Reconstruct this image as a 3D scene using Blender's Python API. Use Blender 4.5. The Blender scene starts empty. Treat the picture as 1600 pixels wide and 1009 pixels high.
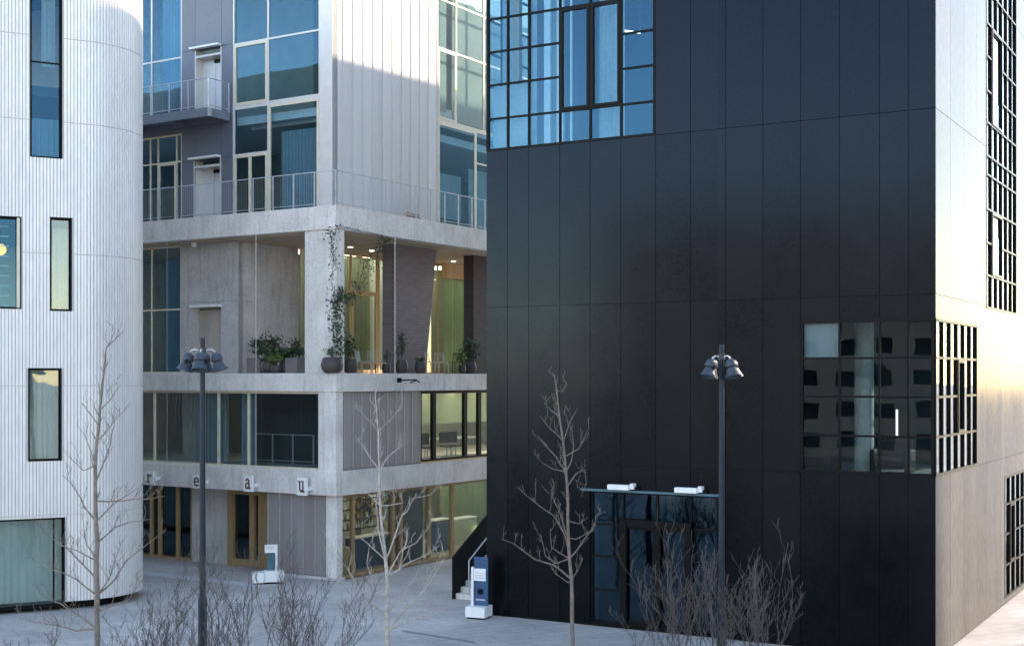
import bpy, bmesh, math, random
from mathutils import Vector
R = math.radians
sc = bpy.context.scene
COL = sc.collection

# ---------------------------------------------------------------- camera, sky, sun, exposure
H = 7.1            # eye height above the plaza
FPX = 2100.0       # focal length in pixels of the 1600 px wide photograph
cam = bpy.data.cameras.new('camera')
cam.sensor_width = 36; cam.lens = 36 * FPX / 1600
cam.shift_y = 0.0534
cam.clip_start = 0.2; cam.clip_end = 4000
camo = bpy.data.objects.new('camera', cam); COL.objects.link(camo)
camo.location = (0, 0, H); camo.rotation_euler = (R(90), 0, 0)
sc.camera = camo

SUN_AZ, SUN_EL = 63.0, 26.0
wd = bpy.data.worlds.new("World"); sc.world = wd; wd.use_nodes = True
wn = wd.node_tree
sky = wn.nodes.new('ShaderNodeTexSky'); sky.sky_type = 'NISHITA'; sky.sun_disc = False
sky.sun_elevation = R(SUN_EL); sky.sun_rotation = R(SUN_AZ)
sky.air_density = 1.0; sky.dust_density = 0.15; sky.ozone_density = 0.8
wn.links.new(sky.outputs[0], wn.nodes['Background'].inputs[0])
wn.nodes['Background'].inputs[1].default_value = 0.15
sd = bpy.data.lights.new('sun', 'SUN'); sd.energy = 2.0; sd.angle = R(0.9); sd.color = (1.0, 0.87, 0.73)
so = bpy.data.objects.new('sun', sd); COL.objects.link(so)
a, e = R(SUN_AZ), R(SUN_EL)
SDIR = Vector((math.sin(a) * math.cos(e), math.cos(a) * math.cos(e), math.sin(e)))
so.rotation_euler = SDIR.to_track_quat('Z', 'Y').to_euler()
sc.view_settings.view_transform = 'Standard'; sc.view_settings.look = 'None'
sc.view_settings.exposure = 2.36; sc.view_settings.gamma = 1; sc.view_settings.use_curve_mapping = False
sc.view_settings.use_white_balance = True; sc.view_settings.white_balance_temperature = 7300; sc.view_settings.white_balance_tint = 13

# ---------------------------------------------------------------- materials
def new_mat(name):
    m = bpy.data.materials.new(name); m.use_nodes = True
    nt = m.node_tree; b = nt.nodes['Principled BSDF']
    return m, nt, b
def nd(nt, t, **kw):
    n = nt.nodes.new(t)
    for k, v in kw.items(): setattr(n, k, v)
    return n
def surf(name, col, rough=0.5, metal=0.0, var=0.12, scale=2.0, bump=0.0, bscale=30.0, stretch=(1, 1, 1), ior=1.45, spec=0.5, rvar=0.1, objvar=0.0, fine=0.06):
    m, nt, b = new_mat(name)
    L = nt.links.new
    tc = nd(nt, 'ShaderNodeTexCoord')
    mp = nd(nt, 'ShaderNodeMapping'); mp.inputs['Scale'].default_value = stretch
    geo = nd(nt, 'ShaderNodeNewGeometry')
    L(geo.outputs['Position'], mp.inputs[0])
    n1 = nd(nt, 'ShaderNodeTexNoise'); n1.inputs['Scale'].default_value = scale; n1.inputs['Detail'].default_value = 6; n1.inputs['Roughness'].default_value = .6
    n2 = nd(nt, 'ShaderNodeTexNoise'); n2.inputs['Scale'].default_value = scale * 14; n2.inputs['Detail'].default_value = 4
    L(mp.outputs[0], n1.inputs[0]); L(mp.outputs[0], n2.inputs[0])
    def scaled(out, amp):
        r = nd(nt, 'ShaderNodeMapRange'); r.inputs[1].default_value = .3; r.inputs[2].default_value = .7
        r.inputs[3].default_value = 1 - amp; r.inputs[4].default_value = 1 + amp; L(out, r.inputs[0]); return r.outputs[0]
    mu = nd(nt, 'ShaderNodeMath', operation='MULTIPLY'); L(scaled(n1.outputs[0], var), mu.inputs[0]); L(scaled(n2.outputs[0], fine), mu.inputs[1])
    fac = mu.outputs[0]
    if objvar:
        oi = nd(nt, 'ShaderNodeObjectInfo'); r = nd(nt, 'ShaderNodeMapRange'); r.inputs[3].default_value = 1 - objvar; r.inputs[4].default_value = 1 + objvar
        L(oi.outputs['Random'], r.inputs[0]); m2 = nd(nt, 'ShaderNodeMath', operation='MULTIPLY'); L(fac, m2.inputs[0]); L(r.outputs[0], m2.inputs[1]); fac = m2.outputs[0]
    vm = nd(nt, 'ShaderNodeVectorMath', operation='SCALE'); vm.inputs[0].default_value = col[:3]; L(fac, vm.inputs['Scale'])
    L(vm.outputs[0], b.inputs['Base Color'])
    rr = nd(nt, 'ShaderNodeMapRange'); rr.inputs[1].default_value = .3; rr.inputs[2].default_value = .7
    rr.inputs[3].default_value = rough * (1 - rvar); rr.inputs[4].default_value = min(1, rough * (1 + rvar)); L(n1.outputs[0], rr.inputs[0]); L(rr.outputs[0], b.inputs['Roughness'])
    b.inputs['Metallic'].default_value = metal; b.inputs['IOR'].default_value = ior; b.inputs['Specular IOR Level'].default_value = spec
    if bump:
        n3 = nd(nt, 'ShaderNodeTexNoise'); n3.inputs['Scale'].default_value = bscale; n3.inputs['Detail'].default_value = 5; L(mp.outputs[0], n3.inputs[0])
        bp = nd(nt, 'ShaderNodeBump'); bp.inputs['Strength'].default_value = bump; bp.inputs['Distance'].default_value = .01
        L(n3.outputs[0], bp.inputs['Height']); L(bp.outputs[0], b.inputs['Normal'])
    return m
def glass(name, tint=(.75, .85, .86), f0=.10, wave=0.0, wscale=1.2, rough=0.0, gtint=(1, 1, 1)):
    m = bpy.data.materials.new(name); m.use_nodes = True; nt = m.node_tree; nt.nodes.clear(); L = nt.links.new
    out = nd(nt, 'ShaderNodeOutputMaterial'); mix = nd(nt, 'ShaderNodeMixShader')
    tr = nd(nt, 'ShaderNodeBsdfTransparent'); tr.inputs[0].default_value = (*tint, 1)
    gl = nd(nt, 'ShaderNodeBsdfGlossy'); gl.inputs[0].default_value = (*gtint, 1); gl.inputs['Roughness'].default_value = rough
    lw = nd(nt, 'ShaderNodeLayerWeight'); lw.inputs[0].default_value = .5
    p = nd(nt, 'ShaderNodeMath', operation='POWER'); p.inputs[1].default_value = 5; L(lw.outputs['Facing'], p.inputs[0])
    ma = nd(nt, 'ShaderNodeMath', operation='MULTIPLY_ADD'); ma.inputs[1].default_value = 1 - f0; ma.inputs[2].default_value = f0; L(p.outputs[0], ma.inputs[0])
    
    mc = nd(nt, 'ShaderNodeMix', data_type='RGBA'); mc.inputs[6].default_value = (*gtint, 1); mc.inputs[7].default_value = (1, 1, 1, 1)
    m3 = nd(nt, 'ShaderNodeMath', operation='MULTIPLY'); m3.inputs[1].default_value = 3; m3.use_clamp = True; L(p.outputs[0], m3.inputs[0]); L(m3.outputs[0], mc.inputs[0]); L(mc.outputs[2], gl.inputs[0])
    L(ma.outputs[0], mix.inputs[0]); L(tr.outputs[0], mix.inputs[1]); L(gl.outputs[0], mix.inputs[2]); L(mix.outputs[0], out.inputs[0])
    if wave:   # rolled glass is never quite flat
        geo = nd(nt, 'ShaderNodeNewGeometry'); n = nd(nt, 'ShaderNodeTexNoise'); n.inputs['Scale'].default_value = wscale; n.inputs['Detail'].default_value = 1.5
        L(geo.outputs['Position'], n.inputs[0]); v1 = nd(nt, 'ShaderNodeVectorMath', operation='SUBTRACT'); L(n.outputs['Color'], v1.inputs[0]); v1.inputs[1].default_value = (.5, .5, .5)
        v2 = nd(nt, 'ShaderNodeVectorMath', operation='SCALE'); v2.inputs['Scale'].default_value = wave; L(v1.outputs[0], v2.inputs[0])
        v3 = nd(nt, 'ShaderNodeVectorMath', operation='ADD'); L(v2.outputs[0], v3.inputs[0]); L(geo.outputs['Normal'], v3.inputs[1])
        v4 = nd(nt, 'ShaderNodeVectorMath', operation='NORMALIZE'); L(v3.outputs[0], v4.inputs[0]); L(v4.outputs[0], gl.inputs['Normal'])
    return m
def emis(name, col, s):
    m, nt, b = new_mat(name)
    b.inputs['Base Color'].default_value = (*col, 1); b.inputs['Emission Color'].default_value = (*col, 1); b.inputs['Emission Strength'].default_value = s
    return m
def concrete_mat(name, col, stain=.25):
    m = surf(name, col, .75, var=.16, scale=.9, bump=.25, bscale=40, fine=.10)
    nt = m.node_tree; b = nt.nodes['Principled BSDF']; L = nt.links.new
    src = b.inputs['Base Color'].links[0].from_socket
    geo = nd(nt, 'ShaderNodeNewGeometry'); mp = nd(nt, 'ShaderNodeMapping'); mp.inputs['Scale'].default_value = (2.2, 2.2, .25); L(geo.outputs['Position'], mp.inputs[0])
    n = nd(nt, 'ShaderNodeTexNoise'); n.inputs['Scale'].default_value = 2.5; n.inputs['Detail'].default_value = 8; n.inputs['Roughness'].default_value = .7; L(mp.outputs[0], n.inputs[0])
    r = nd(nt, 'ShaderNodeMapRange'); r.inputs[1].default_value = .5; r.inputs[2].default_value = .72; r.inputs[3].default_value = 1; r.inputs[4].default_value = 1 - stain; L(n.outputs[0], r.inputs[0])
    n2 = nd(nt, 'ShaderNodeTexNoise'); n2.inputs['Scale'].default_value = 9; n2.inputs['Detail'].default_value = 2; L(geo.outputs['Position'], n2.inputs[0])
    r2 = nd(nt, 'ShaderNodeMapRange'); r2.inputs[1].default_value = .68; r2.inputs[2].default_value = .74; r2.inputs[3].default_value = 1; r2.inputs[4].default_value = .72; L(n2.outputs[0], r2.inputs[0])
    mm = nd(nt, 'ShaderNodeMath', operation='MULTIPLY'); L(r.outputs[0], mm.inputs[0]); L(r2.outputs[0], mm.inputs[1])
    vm = nd(nt, 'ShaderNodeVectorMath', operation='SCALE'); L(src, vm.inputs[0]); L(mm.outputs[0], vm.inputs['Scale']); L(vm.outputs[0], b.inputs['Base Color'])
    return m

M = {}
M['white_clad'] = surf('white_cladding', (.72, .69, .66), .42, var=.09, scale=.5, stretch=(1, 1, .25), fine=.06, metal=.15)
M['white_back'] = surf('white_cladding_back', (.52, .50, .47), .6, var=.05)
M['black_metal'] = surf('black_metal', (.005, .0055, .006), .4, var=.2, scale=3, ior=1.18)
M['black_clad'] = surf('black_cladding', (.0052, .0048, .0045), .17, var=.22, scale=.7, fine=.25, rvar=.22, ior=1.26, objvar=.3, bump=.03, bscale=60)
M['black_clad'].node_tree.nodes['Principled BSDF'].inputs['Specular Tint'].default_value = (.50, .70, 1, 1)
M['side_clad_lit'] = surf('black_cladding_lit_side', (.095, .086, .078), .17, var=.22, scale=.7, fine=.2, rvar=.3, ior=1.085, objvar=.15, stretch=(1, 1, .4))  # same black panels, base colour raised to stand in for the sunlit sheen
_b = M['black_clad'].node_tree.nodes['Principled BSDF']; _b.inputs['Coat Weight'].default_value = 0; _b.inputs['Coat IOR'].default_value = 1.22; _b.inputs['Coat Roughness'].default_value = .22
M['concrete'] = concrete_mat('concrete', (.64, .61, .575))
M['concrete_dark'] = concrete_mat('concrete_wall', (.49, .465, .455), .35)
M['soffit'] = surf('soffit_boards', (.40, .32, .24), .7, var=.2, scale=1.5, stretch=(1, 1, 1))
M['poly'] = surf('translucent_panel', (.52, .51, .50), .35, var=.06, scale=.8, stretch=(3, 3, .3), objvar=.05, fine=.03)
M['poly_dark'] = surf('grey_panel', (.26, .235, .23), .38, var=.10, scale=.8, stretch=(3, 3, .3), objvar=.08)
M['blue_wall'] = surf('blue_grey_panel', (.10, .115, .155), .4, var=.10, scale=.8, objvar=.08)
M['cream'] = surf('cream_frame', (.62, .55, .42), .5, var=.08, scale=4)
M['pale_metal'] = surf('pale_metal', (.56, .54, .52), .4, var=.06, scale=3)
M['wood'] = surf('oak_wood', (.30, .19, .09), .55, var=.3, scale=3, stretch=(8, 8, .6), bump=.2)
M['wood_light'] = surf('pine_wood', (.55, .36, .19), .55, var=.2, scale=3, stretch=(8, 8, .6))
M['steel'] = surf('galvanised_steel', (.45, .47, .49), .4, metal=.4, var=.12, scale=5)
M['steel_blue'] = surf('blue_grey_steel', (.15, .17, .21), .45, var=.12, scale=3)
M['door_white'] = surf('white_door', (.68, .67, .66), .45, var=.05)
M['door_warm'] = surf('warm_door', (.48, .41, .35), .5, var=.08)
M['curtain'] = surf('white_curtain', (.70, .74, .70), .9, var=.06, scale=1)
M['curtain_blue'] = surf('teal_curtain', (.26, .33, .36), .9, var=.08, scale=1)
M['curtain_green'] = surf('green_curtain', (.30, .42, .25), .85, var=.12, scale=1)
M['curtain_sage'] = surf('sage_curtain', (.34, .37, .29), .85, var=.12, scale=1)
M['room'] = surf('room_wall', (.38, .38, .33), .8, var=.08)
M['room_green'] = surf('room_green_wall', (.42, .46, .32), .8, var=.08)
M['room_dark'] = surf('room_dark_wall', (.05, .06, .075), .8, var=.15)
M['white_paint'] = surf('white_paint', (.75, .75, .74), .5, var=.05, scale=5)
M['navy'] = surf('navy_paint', (.02, .07, .16), .4, var=.15, scale=3)
M['teal'] = surf('teal_paint', (.04, .12, .16), .4, var=.15, scale=3)
M['letter'] = surf('dark_red_letter', (.10, .02, .015), .5, var=.1)
M['lamp_metal'] = surf('lamp_grey_enamel', (.045, .056, .072), .38, var=.25, scale=9, ior=1.3)
M['pole'] = surf('lamp_pole_paint', (.016, .024, .036), .4, var=.2, scale=4, ior=1.3)
M['bark'] = surf('pale_bark', (.19, .15, .12), .85, var=.35, scale=9, bump=.4, bscale=60)
M['bark_light'] = surf('light_bark', (.42, .36, .31), .85, var=.35, scale=9, bump=.4, bscale=60)
M['bark_dark'] = surf('shrub_bark', (.085, .068, .06), .85, var=.4, scale=5)
M['leaf'] = surf('dark_leaf', (.035, .065, .030), .5, var=.5, scale=6, objvar=.2)
M['leaf_light'] = surf('light_leaf', (.11, .17, .05), .5, var=.5, scale=6)
M['pot'] = surf('dark_clay_pot', (.055, .045, .045), .6, var=.2, scale=5)
M['pot_grey'] = surf('grey_planter', (.15, .14, .14), .7, var=.15, scale=3)
M['soil'] = surf('soil', (.03, .02, .015), .95, var=.3, scale=20)
M['glass'] = glass('window_glass', (.72, .83, .87), .038, gtint=(.26, .64, 1), wave=.03, wscale=.8)
M['glass_c'] = glass('curved_pane_glass', (.78, .86, .86), .07, wave=.02)
M['glass_r'] = glass('clear_glass', (.90, .95, .90), .035, wave=.02)
M['glass_w'] = glass('wavy_glass', (.60, .66, .67), .012, gtint=(.55, .82, 1), wave=.007, wscale=.8)
M['glass_d'] = glass('entrance_glass', (.35, .42, .48), .06, gtint=(.45, .78, 1), wave=.008, wscale=1.5)
M['tube'] = emis('light_tube', (1, .97, .9), 1.2)
M['fill_light'] = emis('interior_fill_glow', (1, .96, .84), 1.5)  # glow of the fill panels added inside the rooms
M['terrace_fill'] = emis('terrace_fill_glow', (1, .90, .76), 6)  # glow of the discs added under the terrace ceiling
M['warm_bulb'] = emis('warm_lamp', (1, .40, .08), .6)

for _n in ('curtain', 'curtain_sage', 'curtain_green'):
    _m = M[_n]; _t = _m.node_tree; _b = _t.nodes['Principled BSDF']; _o = _t.nodes['Material Output']
    _tr = _t.nodes.new('ShaderNodeBsdfTranslucent'); _mx = _t.nodes.new('ShaderNodeMixShader'); _mx.inputs[0].default_value = .45
    _t.links.new(_b.inputs['Base Color'].links[0].from_socket, _tr.inputs[0]); _t.links.new(_b.outputs[0], _mx.inputs[1]); _t.links.new(_tr.outputs[0], _mx.inputs[2]); _t.links.new(_mx.outputs[0], _o.inputs[0])
# brick pier material (courses too fine to pick apart at this distance)
def brick_mat(name, c1, c2):
    m, nt, b = new_mat(name); L = nt.links.new
    geo = nd(nt, 'ShaderNodeNewGeometry'); sx = nd(nt, 'ShaderNodeSeparateXYZ'); L(geo.outputs['Position'], sx.inputs[0])
    ad = nd(nt, 'ShaderNodeMath', operation='ADD'); L(sx.outputs[0], ad.inputs[0]); L(sx.outputs[1], ad.inputs[1])
    cb = nd(nt, 'ShaderNodeCombineXYZ'); L(ad.outputs[0], cb.inputs[0]); L(sx.outputs[2], cb.inputs[1])
    br = nd(nt, 'ShaderNodeTexBrick'); br.inputs['Scale'].default_value = 1; br.inputs['Brick Width'].default_value = .5; br.inputs['Row Height'].default_value = .1
    br.inputs['Mortar Size'].default_value = .008; br.inputs['Color1'].default_value = (*c1, 1); br.inputs['Color2'].default_value = (*c2, 1); br.inputs['Mortar'].default_value = (c1[0] * .55, c1[1] * .55, c1[2] * .55, 1)
    L(cb.outputs[0], br.inputs[0]); L(br.outputs[0], b.inputs['Base Color']); b.inputs['Roughness'].default_value = .8
    bp = nd(nt, 'ShaderNodeBump'); bp.inputs['Strength'].default_value = .5; bp.inputs['Distance'].default_value = .01; L(br.outputs['Fac'], bp.inputs['Height']); bp.invert = True; L(bp.outputs[0], b.inputs['Normal'])
    return m
M['brick'] = brick_mat('pier_brick', (.21, .17, .165), (.17, .14, .14))
M['brick_dark'] = brick_mat('dark_brick', (.06, .045, .045), (.045, .035, .035))
M['brick_warm'] = brick_mat('warm_brick', (.40, .30, .22), (.34, .25, .18))

# paving
def paving_mat():
    m, nt, b = new_mat('plaza_paving'); L = nt.links.new
    geo = nd(nt, 'ShaderNodeNewGeometry'); mp = nd(nt, 'ShaderNodeMapping'); mp.inputs['Rotation'].default_value = (0, 0, R(-30)); L(geo.outputs['Position'], mp.inputs[0])
    br = nd(nt, 'ShaderNodeTexBrick'); br.inputs['Scale'].default_value = 1; br.inputs['Brick Width'].default_value = .9; br.inputs['Row Height'].default_value = .45
    br.inputs['Mortar Size'].default_value = .012; br.inputs['Color1'].default_value = (.47, .435, .405, 1); br.inputs['Color2'].default_value = (.42, .39, .365, 1); br.inputs['Mortar'].default_value = (.25, .24, .23, 1)
    L(mp.outputs[0], br.inputs[0])
    n = nd(nt, 'ShaderNodeTexNoise'); n.inputs['Scale'].default_value = .35; n.inputs['Detail'].default_value = 9; n.inputs['Roughness'].default_value = .65; L(geo.outputs['Position'], n.inputs[0])
    r = nd(nt, 'ShaderNodeMapRange'); r.inputs[1].default_value = .35; r.inputs[2].default_value = .7; r.inputs[3].default_value = .72; r.inputs[4].default_value = 1.14; L(n.outputs[0], r.inputs[0])
    n2 = nd(nt, 'ShaderNodeTexNoise'); n2.inputs['Scale'].default_value = 28; n2.inputs['Detail'].default_value = 5; L(geo.outputs['Position'], n2.inputs[0])
    r2 = nd(nt, 'ShaderNodeMapRange'); r2.inputs[1].default_value = .3; r2.inputs[2].default_value = .7; r2.inputs[3].default_value = .86; r2.inputs[4].default_value = 1.12; L(n2.outputs[0], r2.inputs[0])
    mm = nd(nt, 'ShaderNodeMath', operation='MULTIPLY'); L(r.outputs[0], mm.inputs[0]); L(r2.outputs[0], mm.inputs[1])
    vm = nd(nt, 'ShaderNodeVectorMath', operation='SCALE'); L(br.outputs[0], vm.inputs[0]); L(mm.outputs[0], vm.inputs['Scale']); L(vm.outputs[0], b.inputs['Base Color'])
    b.inputs['Roughness'].default_value = .7
    bp = nd(nt, 'ShaderNodeBump'); bp.inputs['Strength'].default_value = .3; bp.inputs['Distance'].default_value = .01; L(n2.outputs[0], bp.inputs['Height']); L(bp.outputs[0], b.inputs['Normal'])
    return m
M['paving'] = paving_mat()

# ---------------------------------------------------------------- geometry helpers
class Fr:
    """vertical plane frame: s along u, d out along n, z up"""
    def __init__(s, P, u, n):
        s.P = Vector((P[0], P[1])); s.u = Vector(u).normalized(); s.n = Vector(n).normalized()
    def pt(s, a, d, z):
        q = s.P + s.u * a + s.n * d; return (q.x, q.y, z)
    def s(s, px, d=0.0):
        k = (px - 800) / FPX; q = s.P + s.n * d
        return (k * q.y - q.x) / (s.u.x - k * s.u.y)
    def y(s, a, d=0.0): return (s.P + s.u * a + s.n * d).y
    def z(s, px, py, d=0.0): return H + (590 - py) / FPX * s.y(s.s(px, d), d)

class MB:
    def __init__(s): s.v = []; s.f = []; s.sm = []
    def add(s, vs, fs, smooth=False):
        o = len(s.v); s.v += [tuple(v) for v in vs]; s.f += [tuple(i + o for i in f) for f in fs]; s.sm += [smooth] * len(fs); return s
    def hexa(s, p): return s.add(p, [(0, 1, 2, 3), (7, 6, 5, 4), (0, 4, 5, 1), (1, 5, 6, 2), (2, 6, 7, 3), (3, 7, 4, 0)])
    def box(s, fr, s0, s1, d0, d1, z0, z1):
        q = [fr.pt(s0, d0, z0), fr.pt(s1, d0, z0), fr.pt(s1, d1, z0), fr.pt(s0, d1, z0), fr.pt(s0, d0, z1), fr.pt(s1, d0, z1), fr.pt(s1, d1, z1), fr.pt(s0, d1, z1)]
        return s.hexa(q)
    def prism(s, pts, z0, z1):
        n = len(pts); vs = [(p[0], p[1], z0) for p in pts] + [(p[0], p[1], z1) for p in pts]
        return s.add(vs, [tuple(range(n)), tuple(range(2 * n - 1, n - 1, -1))] + [(i, (i + 1) % n, n + (i + 1) % n, n + i) for i in range(n)])
    def fprism(s, fr, pts, d0, d1):
        n = len(pts); vs = [fr.pt(p[0], d0, p[1]) for p in pts] + [fr.pt(p[0], d1, p[1]) for p in pts]
        return s.add(vs, [tuple(range(n)), tuple(range(2 * n - 1, n - 1, -1))] + [(i, (i + 1) % n, n + (i + 1) % n, n + i) for i in range(n)])
    def tube(s, pts, rad, k=6, cap=True):
        pts = [Vector(p) for p in pts]; n = len(pts)
        if not isinstance(rad, (list, tuple)): rad = [rad] * n
        vs = []; up = Vector((.31, .77, .55)).normalized()
        for i, p in enumerate(pts):
            t = (pts[min(i + 1, n - 1)] - pts[max(i - 1, 0)]).normalized()
            x = t.cross(up)
            if x.length < .05: x = t.cross(Vector((1, 0, 0)))
            x.normalize(); y = t.cross(x)
            for j in range(k):
                an = 2 * math.pi * j / k; vs.append(p + (x * math.cos(an) + y * math.sin(an)) * rad[i])
        fs = [(i * k + j, i * k + (j + 1) % k, (i + 1) * k + (j + 1) % k, (i + 1) * k + j) for i in range(n - 1) for j in range(k)]
        if cap: fs += [tuple(range(k)), tuple(range(n * k - 1, (n - 1) * k - 1, -1))]
        return s.add(vs, fs, True)
    def lathe(s, c, axis, prof, k=20):
        """prof: (radius, height along axis)"""
        c = Vector(c); ax = Vector(axis).normalized(); x = ax.orthogonal().normalized(); y = ax.cross(x); vs = []
        for r, h in prof:
            for j in range(k):
                an = 2 * math.pi * j / k; vs.append(c + ax * h + (x * math.cos(an) + y * math.sin(an)) * r)
        n = len(prof)
        fs = [(i * k + j, i * k + (j + 1) % k, (i + 1) * k + (j + 1) % k, (i + 1) * k + j) for i in range(n - 1) for j in range(k)]
        fs += [tuple(range(k)), tuple(range(n * k - 1, (n - 1) * k - 1, -1))]
        return s.add(vs, fs, True)
    def leaf(s, p, size, rnd):
        d = Vector((rnd.uniform(-1, 1), rnd.uniform(-1, 1), rnd.uniform(-.6, 1))).normalized(); w = d.cross(Vector((rnd.uniform(-1, 1), rnd.uniform(-1, 1), rnd.uniform(-1, 1)))).normalized()
        p = Vector(p); nn = d.cross(w) * size * .12
        s.add([p, p + d * size * .5 + w * size * .28 + nn, p + d * size, p + d * size * .5 - w * size * .28 + nn, p + d * size * .5], [(0, 1, 4), (1, 2, 4), (0, 4, 3), (4, 2, 3)])
    def build(s, name, m, parent=None, fix=True, bevel=0):
        me = bpy.data.meshes.new(name); loc = Vector((0, 0, 0))
        if parent is not None: loc = Vector(parent['_loc'])
        me.from_pydata([(v[0] - loc.x, v[1] - loc.y, v[2] - loc.z) for v in s.v], [], s.f)
        if fix:
            bm = bmesh.new(); bm.from_mesh(me); bmesh.ops.recalc_face_normals(bm, faces=bm.faces); bm.to_mesh(me); bm.free()
        me.polygons.foreach_set('use_smooth', s.sm)
        if any(s.sm):
            try: me.set_sharp_from_angle(angle=R(40))
            except Exception: pass
        me.materials.append(M[m])
        o = bpy.data.objects.new(name, me); COL.objects.link(o)
        o['_loc'] = tuple(loc)
        if parent is not None: o.parent = parent
        if bevel:
            b = o.modifiers.new('bevel', 'BEVEL'); b.width = bevel; b.segments = 2; b.limit_method = 'ANGLE'
        return o
def thing(name, loc, label, cat, group=None):
    o = bpy.data.objects.new(name, None); COL.objects.link(o); o.location = loc; o['_loc'] = tuple(loc)
    o['label'] = label; o['category'] = cat; o.empty_display_size = .3
    if group: o['group'] = group
    return o
def single(o, label, cat, group=None):
    """top-level mesh: move its origin to the base"""
    me = o.data; xs = [v.co for v in me.vertices]; c = Vector((sum(v.x for v in xs) / len(xs), sum(v.y for v in xs) / len(xs), min(v.z for v in xs)))
    for v in me.vertices: v.co -= c
    o.location = c; o['label'] = label; o['category'] = cat
    if group: o['group'] = group
    return o
def cut(ranges, a, b):
    out = []
    for (p, q) in ranges:
        if b <= p or a >= q: out.append((p, q)); continue
        if a > p: out.append((p, a))
        if b < q: out.append((b, q))
    return out
def wall(fr, s0, s1, z0, z1, holes, d0, d1, mb=None):
    mb = mb or MB()
    ed = sorted({s0, s1} | {min(max(e, s0), s1) for h in holes for e in (min(h[0], h[1]), max(h[0], h[1]))})
    for a, b in zip(ed, ed[1:]):
        if b - a < 1e-4: continue
        c = (a + b) / 2; rs = [(z0, z1)]
        for h in holes:
            if min(h[0], h[1]) < c < max(h[0], h[1]): rs = cut(rs, h[2], h[3])
        for p, q in rs: mb.box(fr, a, b, d0, d1, p, q)
    return mb
def window(parent, fr, s0, s1, z0, z1, d, cols=(), rows=(), fw=.06, bar=.05, depth=.08, mf='black_metal', mg='glass', casements=(), mcas=None, open_rows=None):
    """outer frame part with mullion / transom / pane / casement sub-parts.  d = outer face of the frame"""
    if s1 < s0: s0, s1 = s1, s0
    cols = sorted(cols); f = MB()
    f.box(fr, s0, s0 + fw, d - depth, d, z0, z1); f.box(fr, s1 - fw, s1, d - depth, d, z0, z1)
    f.box(fr, s0 + fw, s1 - fw, d - depth, d, z0, z0 + fw); f.box(fr, s0 + fw, s1 - fw, d - depth, d, z1 - fw, z1)
    w = f.build('window', mf, parent)
    cs = [s0 + fw / 2] + list(cols) + [s1 - fw / 2]; rs = [z0 + fw / 2] + sorted(rows) + [z1 - fw / 2]
    done = set()
    for (i0, i1, j0, j1) in casements:       # half-open ranges of cells merged into one opening light
        a, b, p, q = cs[i0] + bar / 2, cs[i1] - bar / 2, rs[j0] + bar / 2, rs[j1] - bar / 2
        cw = fw * 1.1; m = MB()
        m.box(fr, a, a + cw, d - depth * .7, d + .015, p, q); m.box(fr, b - cw, b, d - depth * .7, d + .015, p, q)
        m.box(fr, a + cw, b - cw, d - depth * .7, d + .015, p, p + cw); m.box(fr, a + cw, b - cw, d - depth * .7, d + .015, q - cw, q)
        m.build('casement', mcas or mf, w)
        g = MB().box(fr, a + cw, b - cw, d - depth * .5 - .006, d - depth * .5 + .006, p + cw, q - cw); g.build('pane', mg, w)
        for i in range(i0, i1):
            for j in range(j0, j1): done.add((i, j))
    merged = lambda i, j: (i, j) in done
    for k in range(1, len(cs) - 1):
        m = MB()
        for j in range(len(rs) - 1):
            if any(c[0] < k < c[1] and c[2] <= j < c[3] for c in casements):
                if m.v: m.build('mullion', mf, w)
                m = MB(); continue
            m.box(fr, cs[k] - bar / 2, cs[k] + bar / 2, d - depth * .9, d - .004, rs[j], rs[j + 1])
        if m.v: m.build('mullion', mf, w)
    for k in range(1, len(rs) - 1):
        for i in range(len(cs) - 1):
            if any(c[2] < k < c[3] and c[0] <= i < c[1] for c in casements): continue
            MB().box(fr, cs[i] + bar / 2, cs[i + 1] - bar / 2, d - depth * .85, d - .008, rs[k] - bar / 2, rs[k] + bar / 2).build('transom', mf, w)
    for i in range(len(cs) - 1):
        for j in range(len(rs) - 1):
            if merged(i, j): continue
            MB().box(fr, cs[i] + bar / 2, cs[i + 1] - bar / 2, d - depth * .55 - .006, d - depth * .55 + .006, rs[j] + bar / 2, rs[j + 1] - bar / 2).build('pane', mg, w)
    return w
def curtain(parent, fr, s0, s1, d, z0, z1, m='curtain', wl=.16, amp=.035, seed=0):
    if s1 < s0: s0, s1 = s1, s0
    rnd = random.Random(seed); n = max(8, int((s1 - s0) / wl * 8)); ph = rnd.random() * 6; vs = []; mb = MB()
    for k, z in enumerate((z0, (z0 + z1) / 2, z1)):
        for i in range(n + 1):
            s_ = s0 + (s1 - s0) * i / n; t = s_ / wl * 2 * math.pi
            vs.append(fr.pt(s_, d + amp * math.sin(t + ph + .6 * math.sin(t * .31 + k * .4)) * (1 - .25 * k), z))
    fs = [(k * (n + 1) + i, k * (n + 1) + i + 1, (k + 1) * (n + 1) + i + 1, (k + 1) * (n + 1) + i) for k in range(2) for i in range(n)]
    mb.add(vs, fs, True); return mb.build('curtain', m, parent, fix=False)
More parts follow.
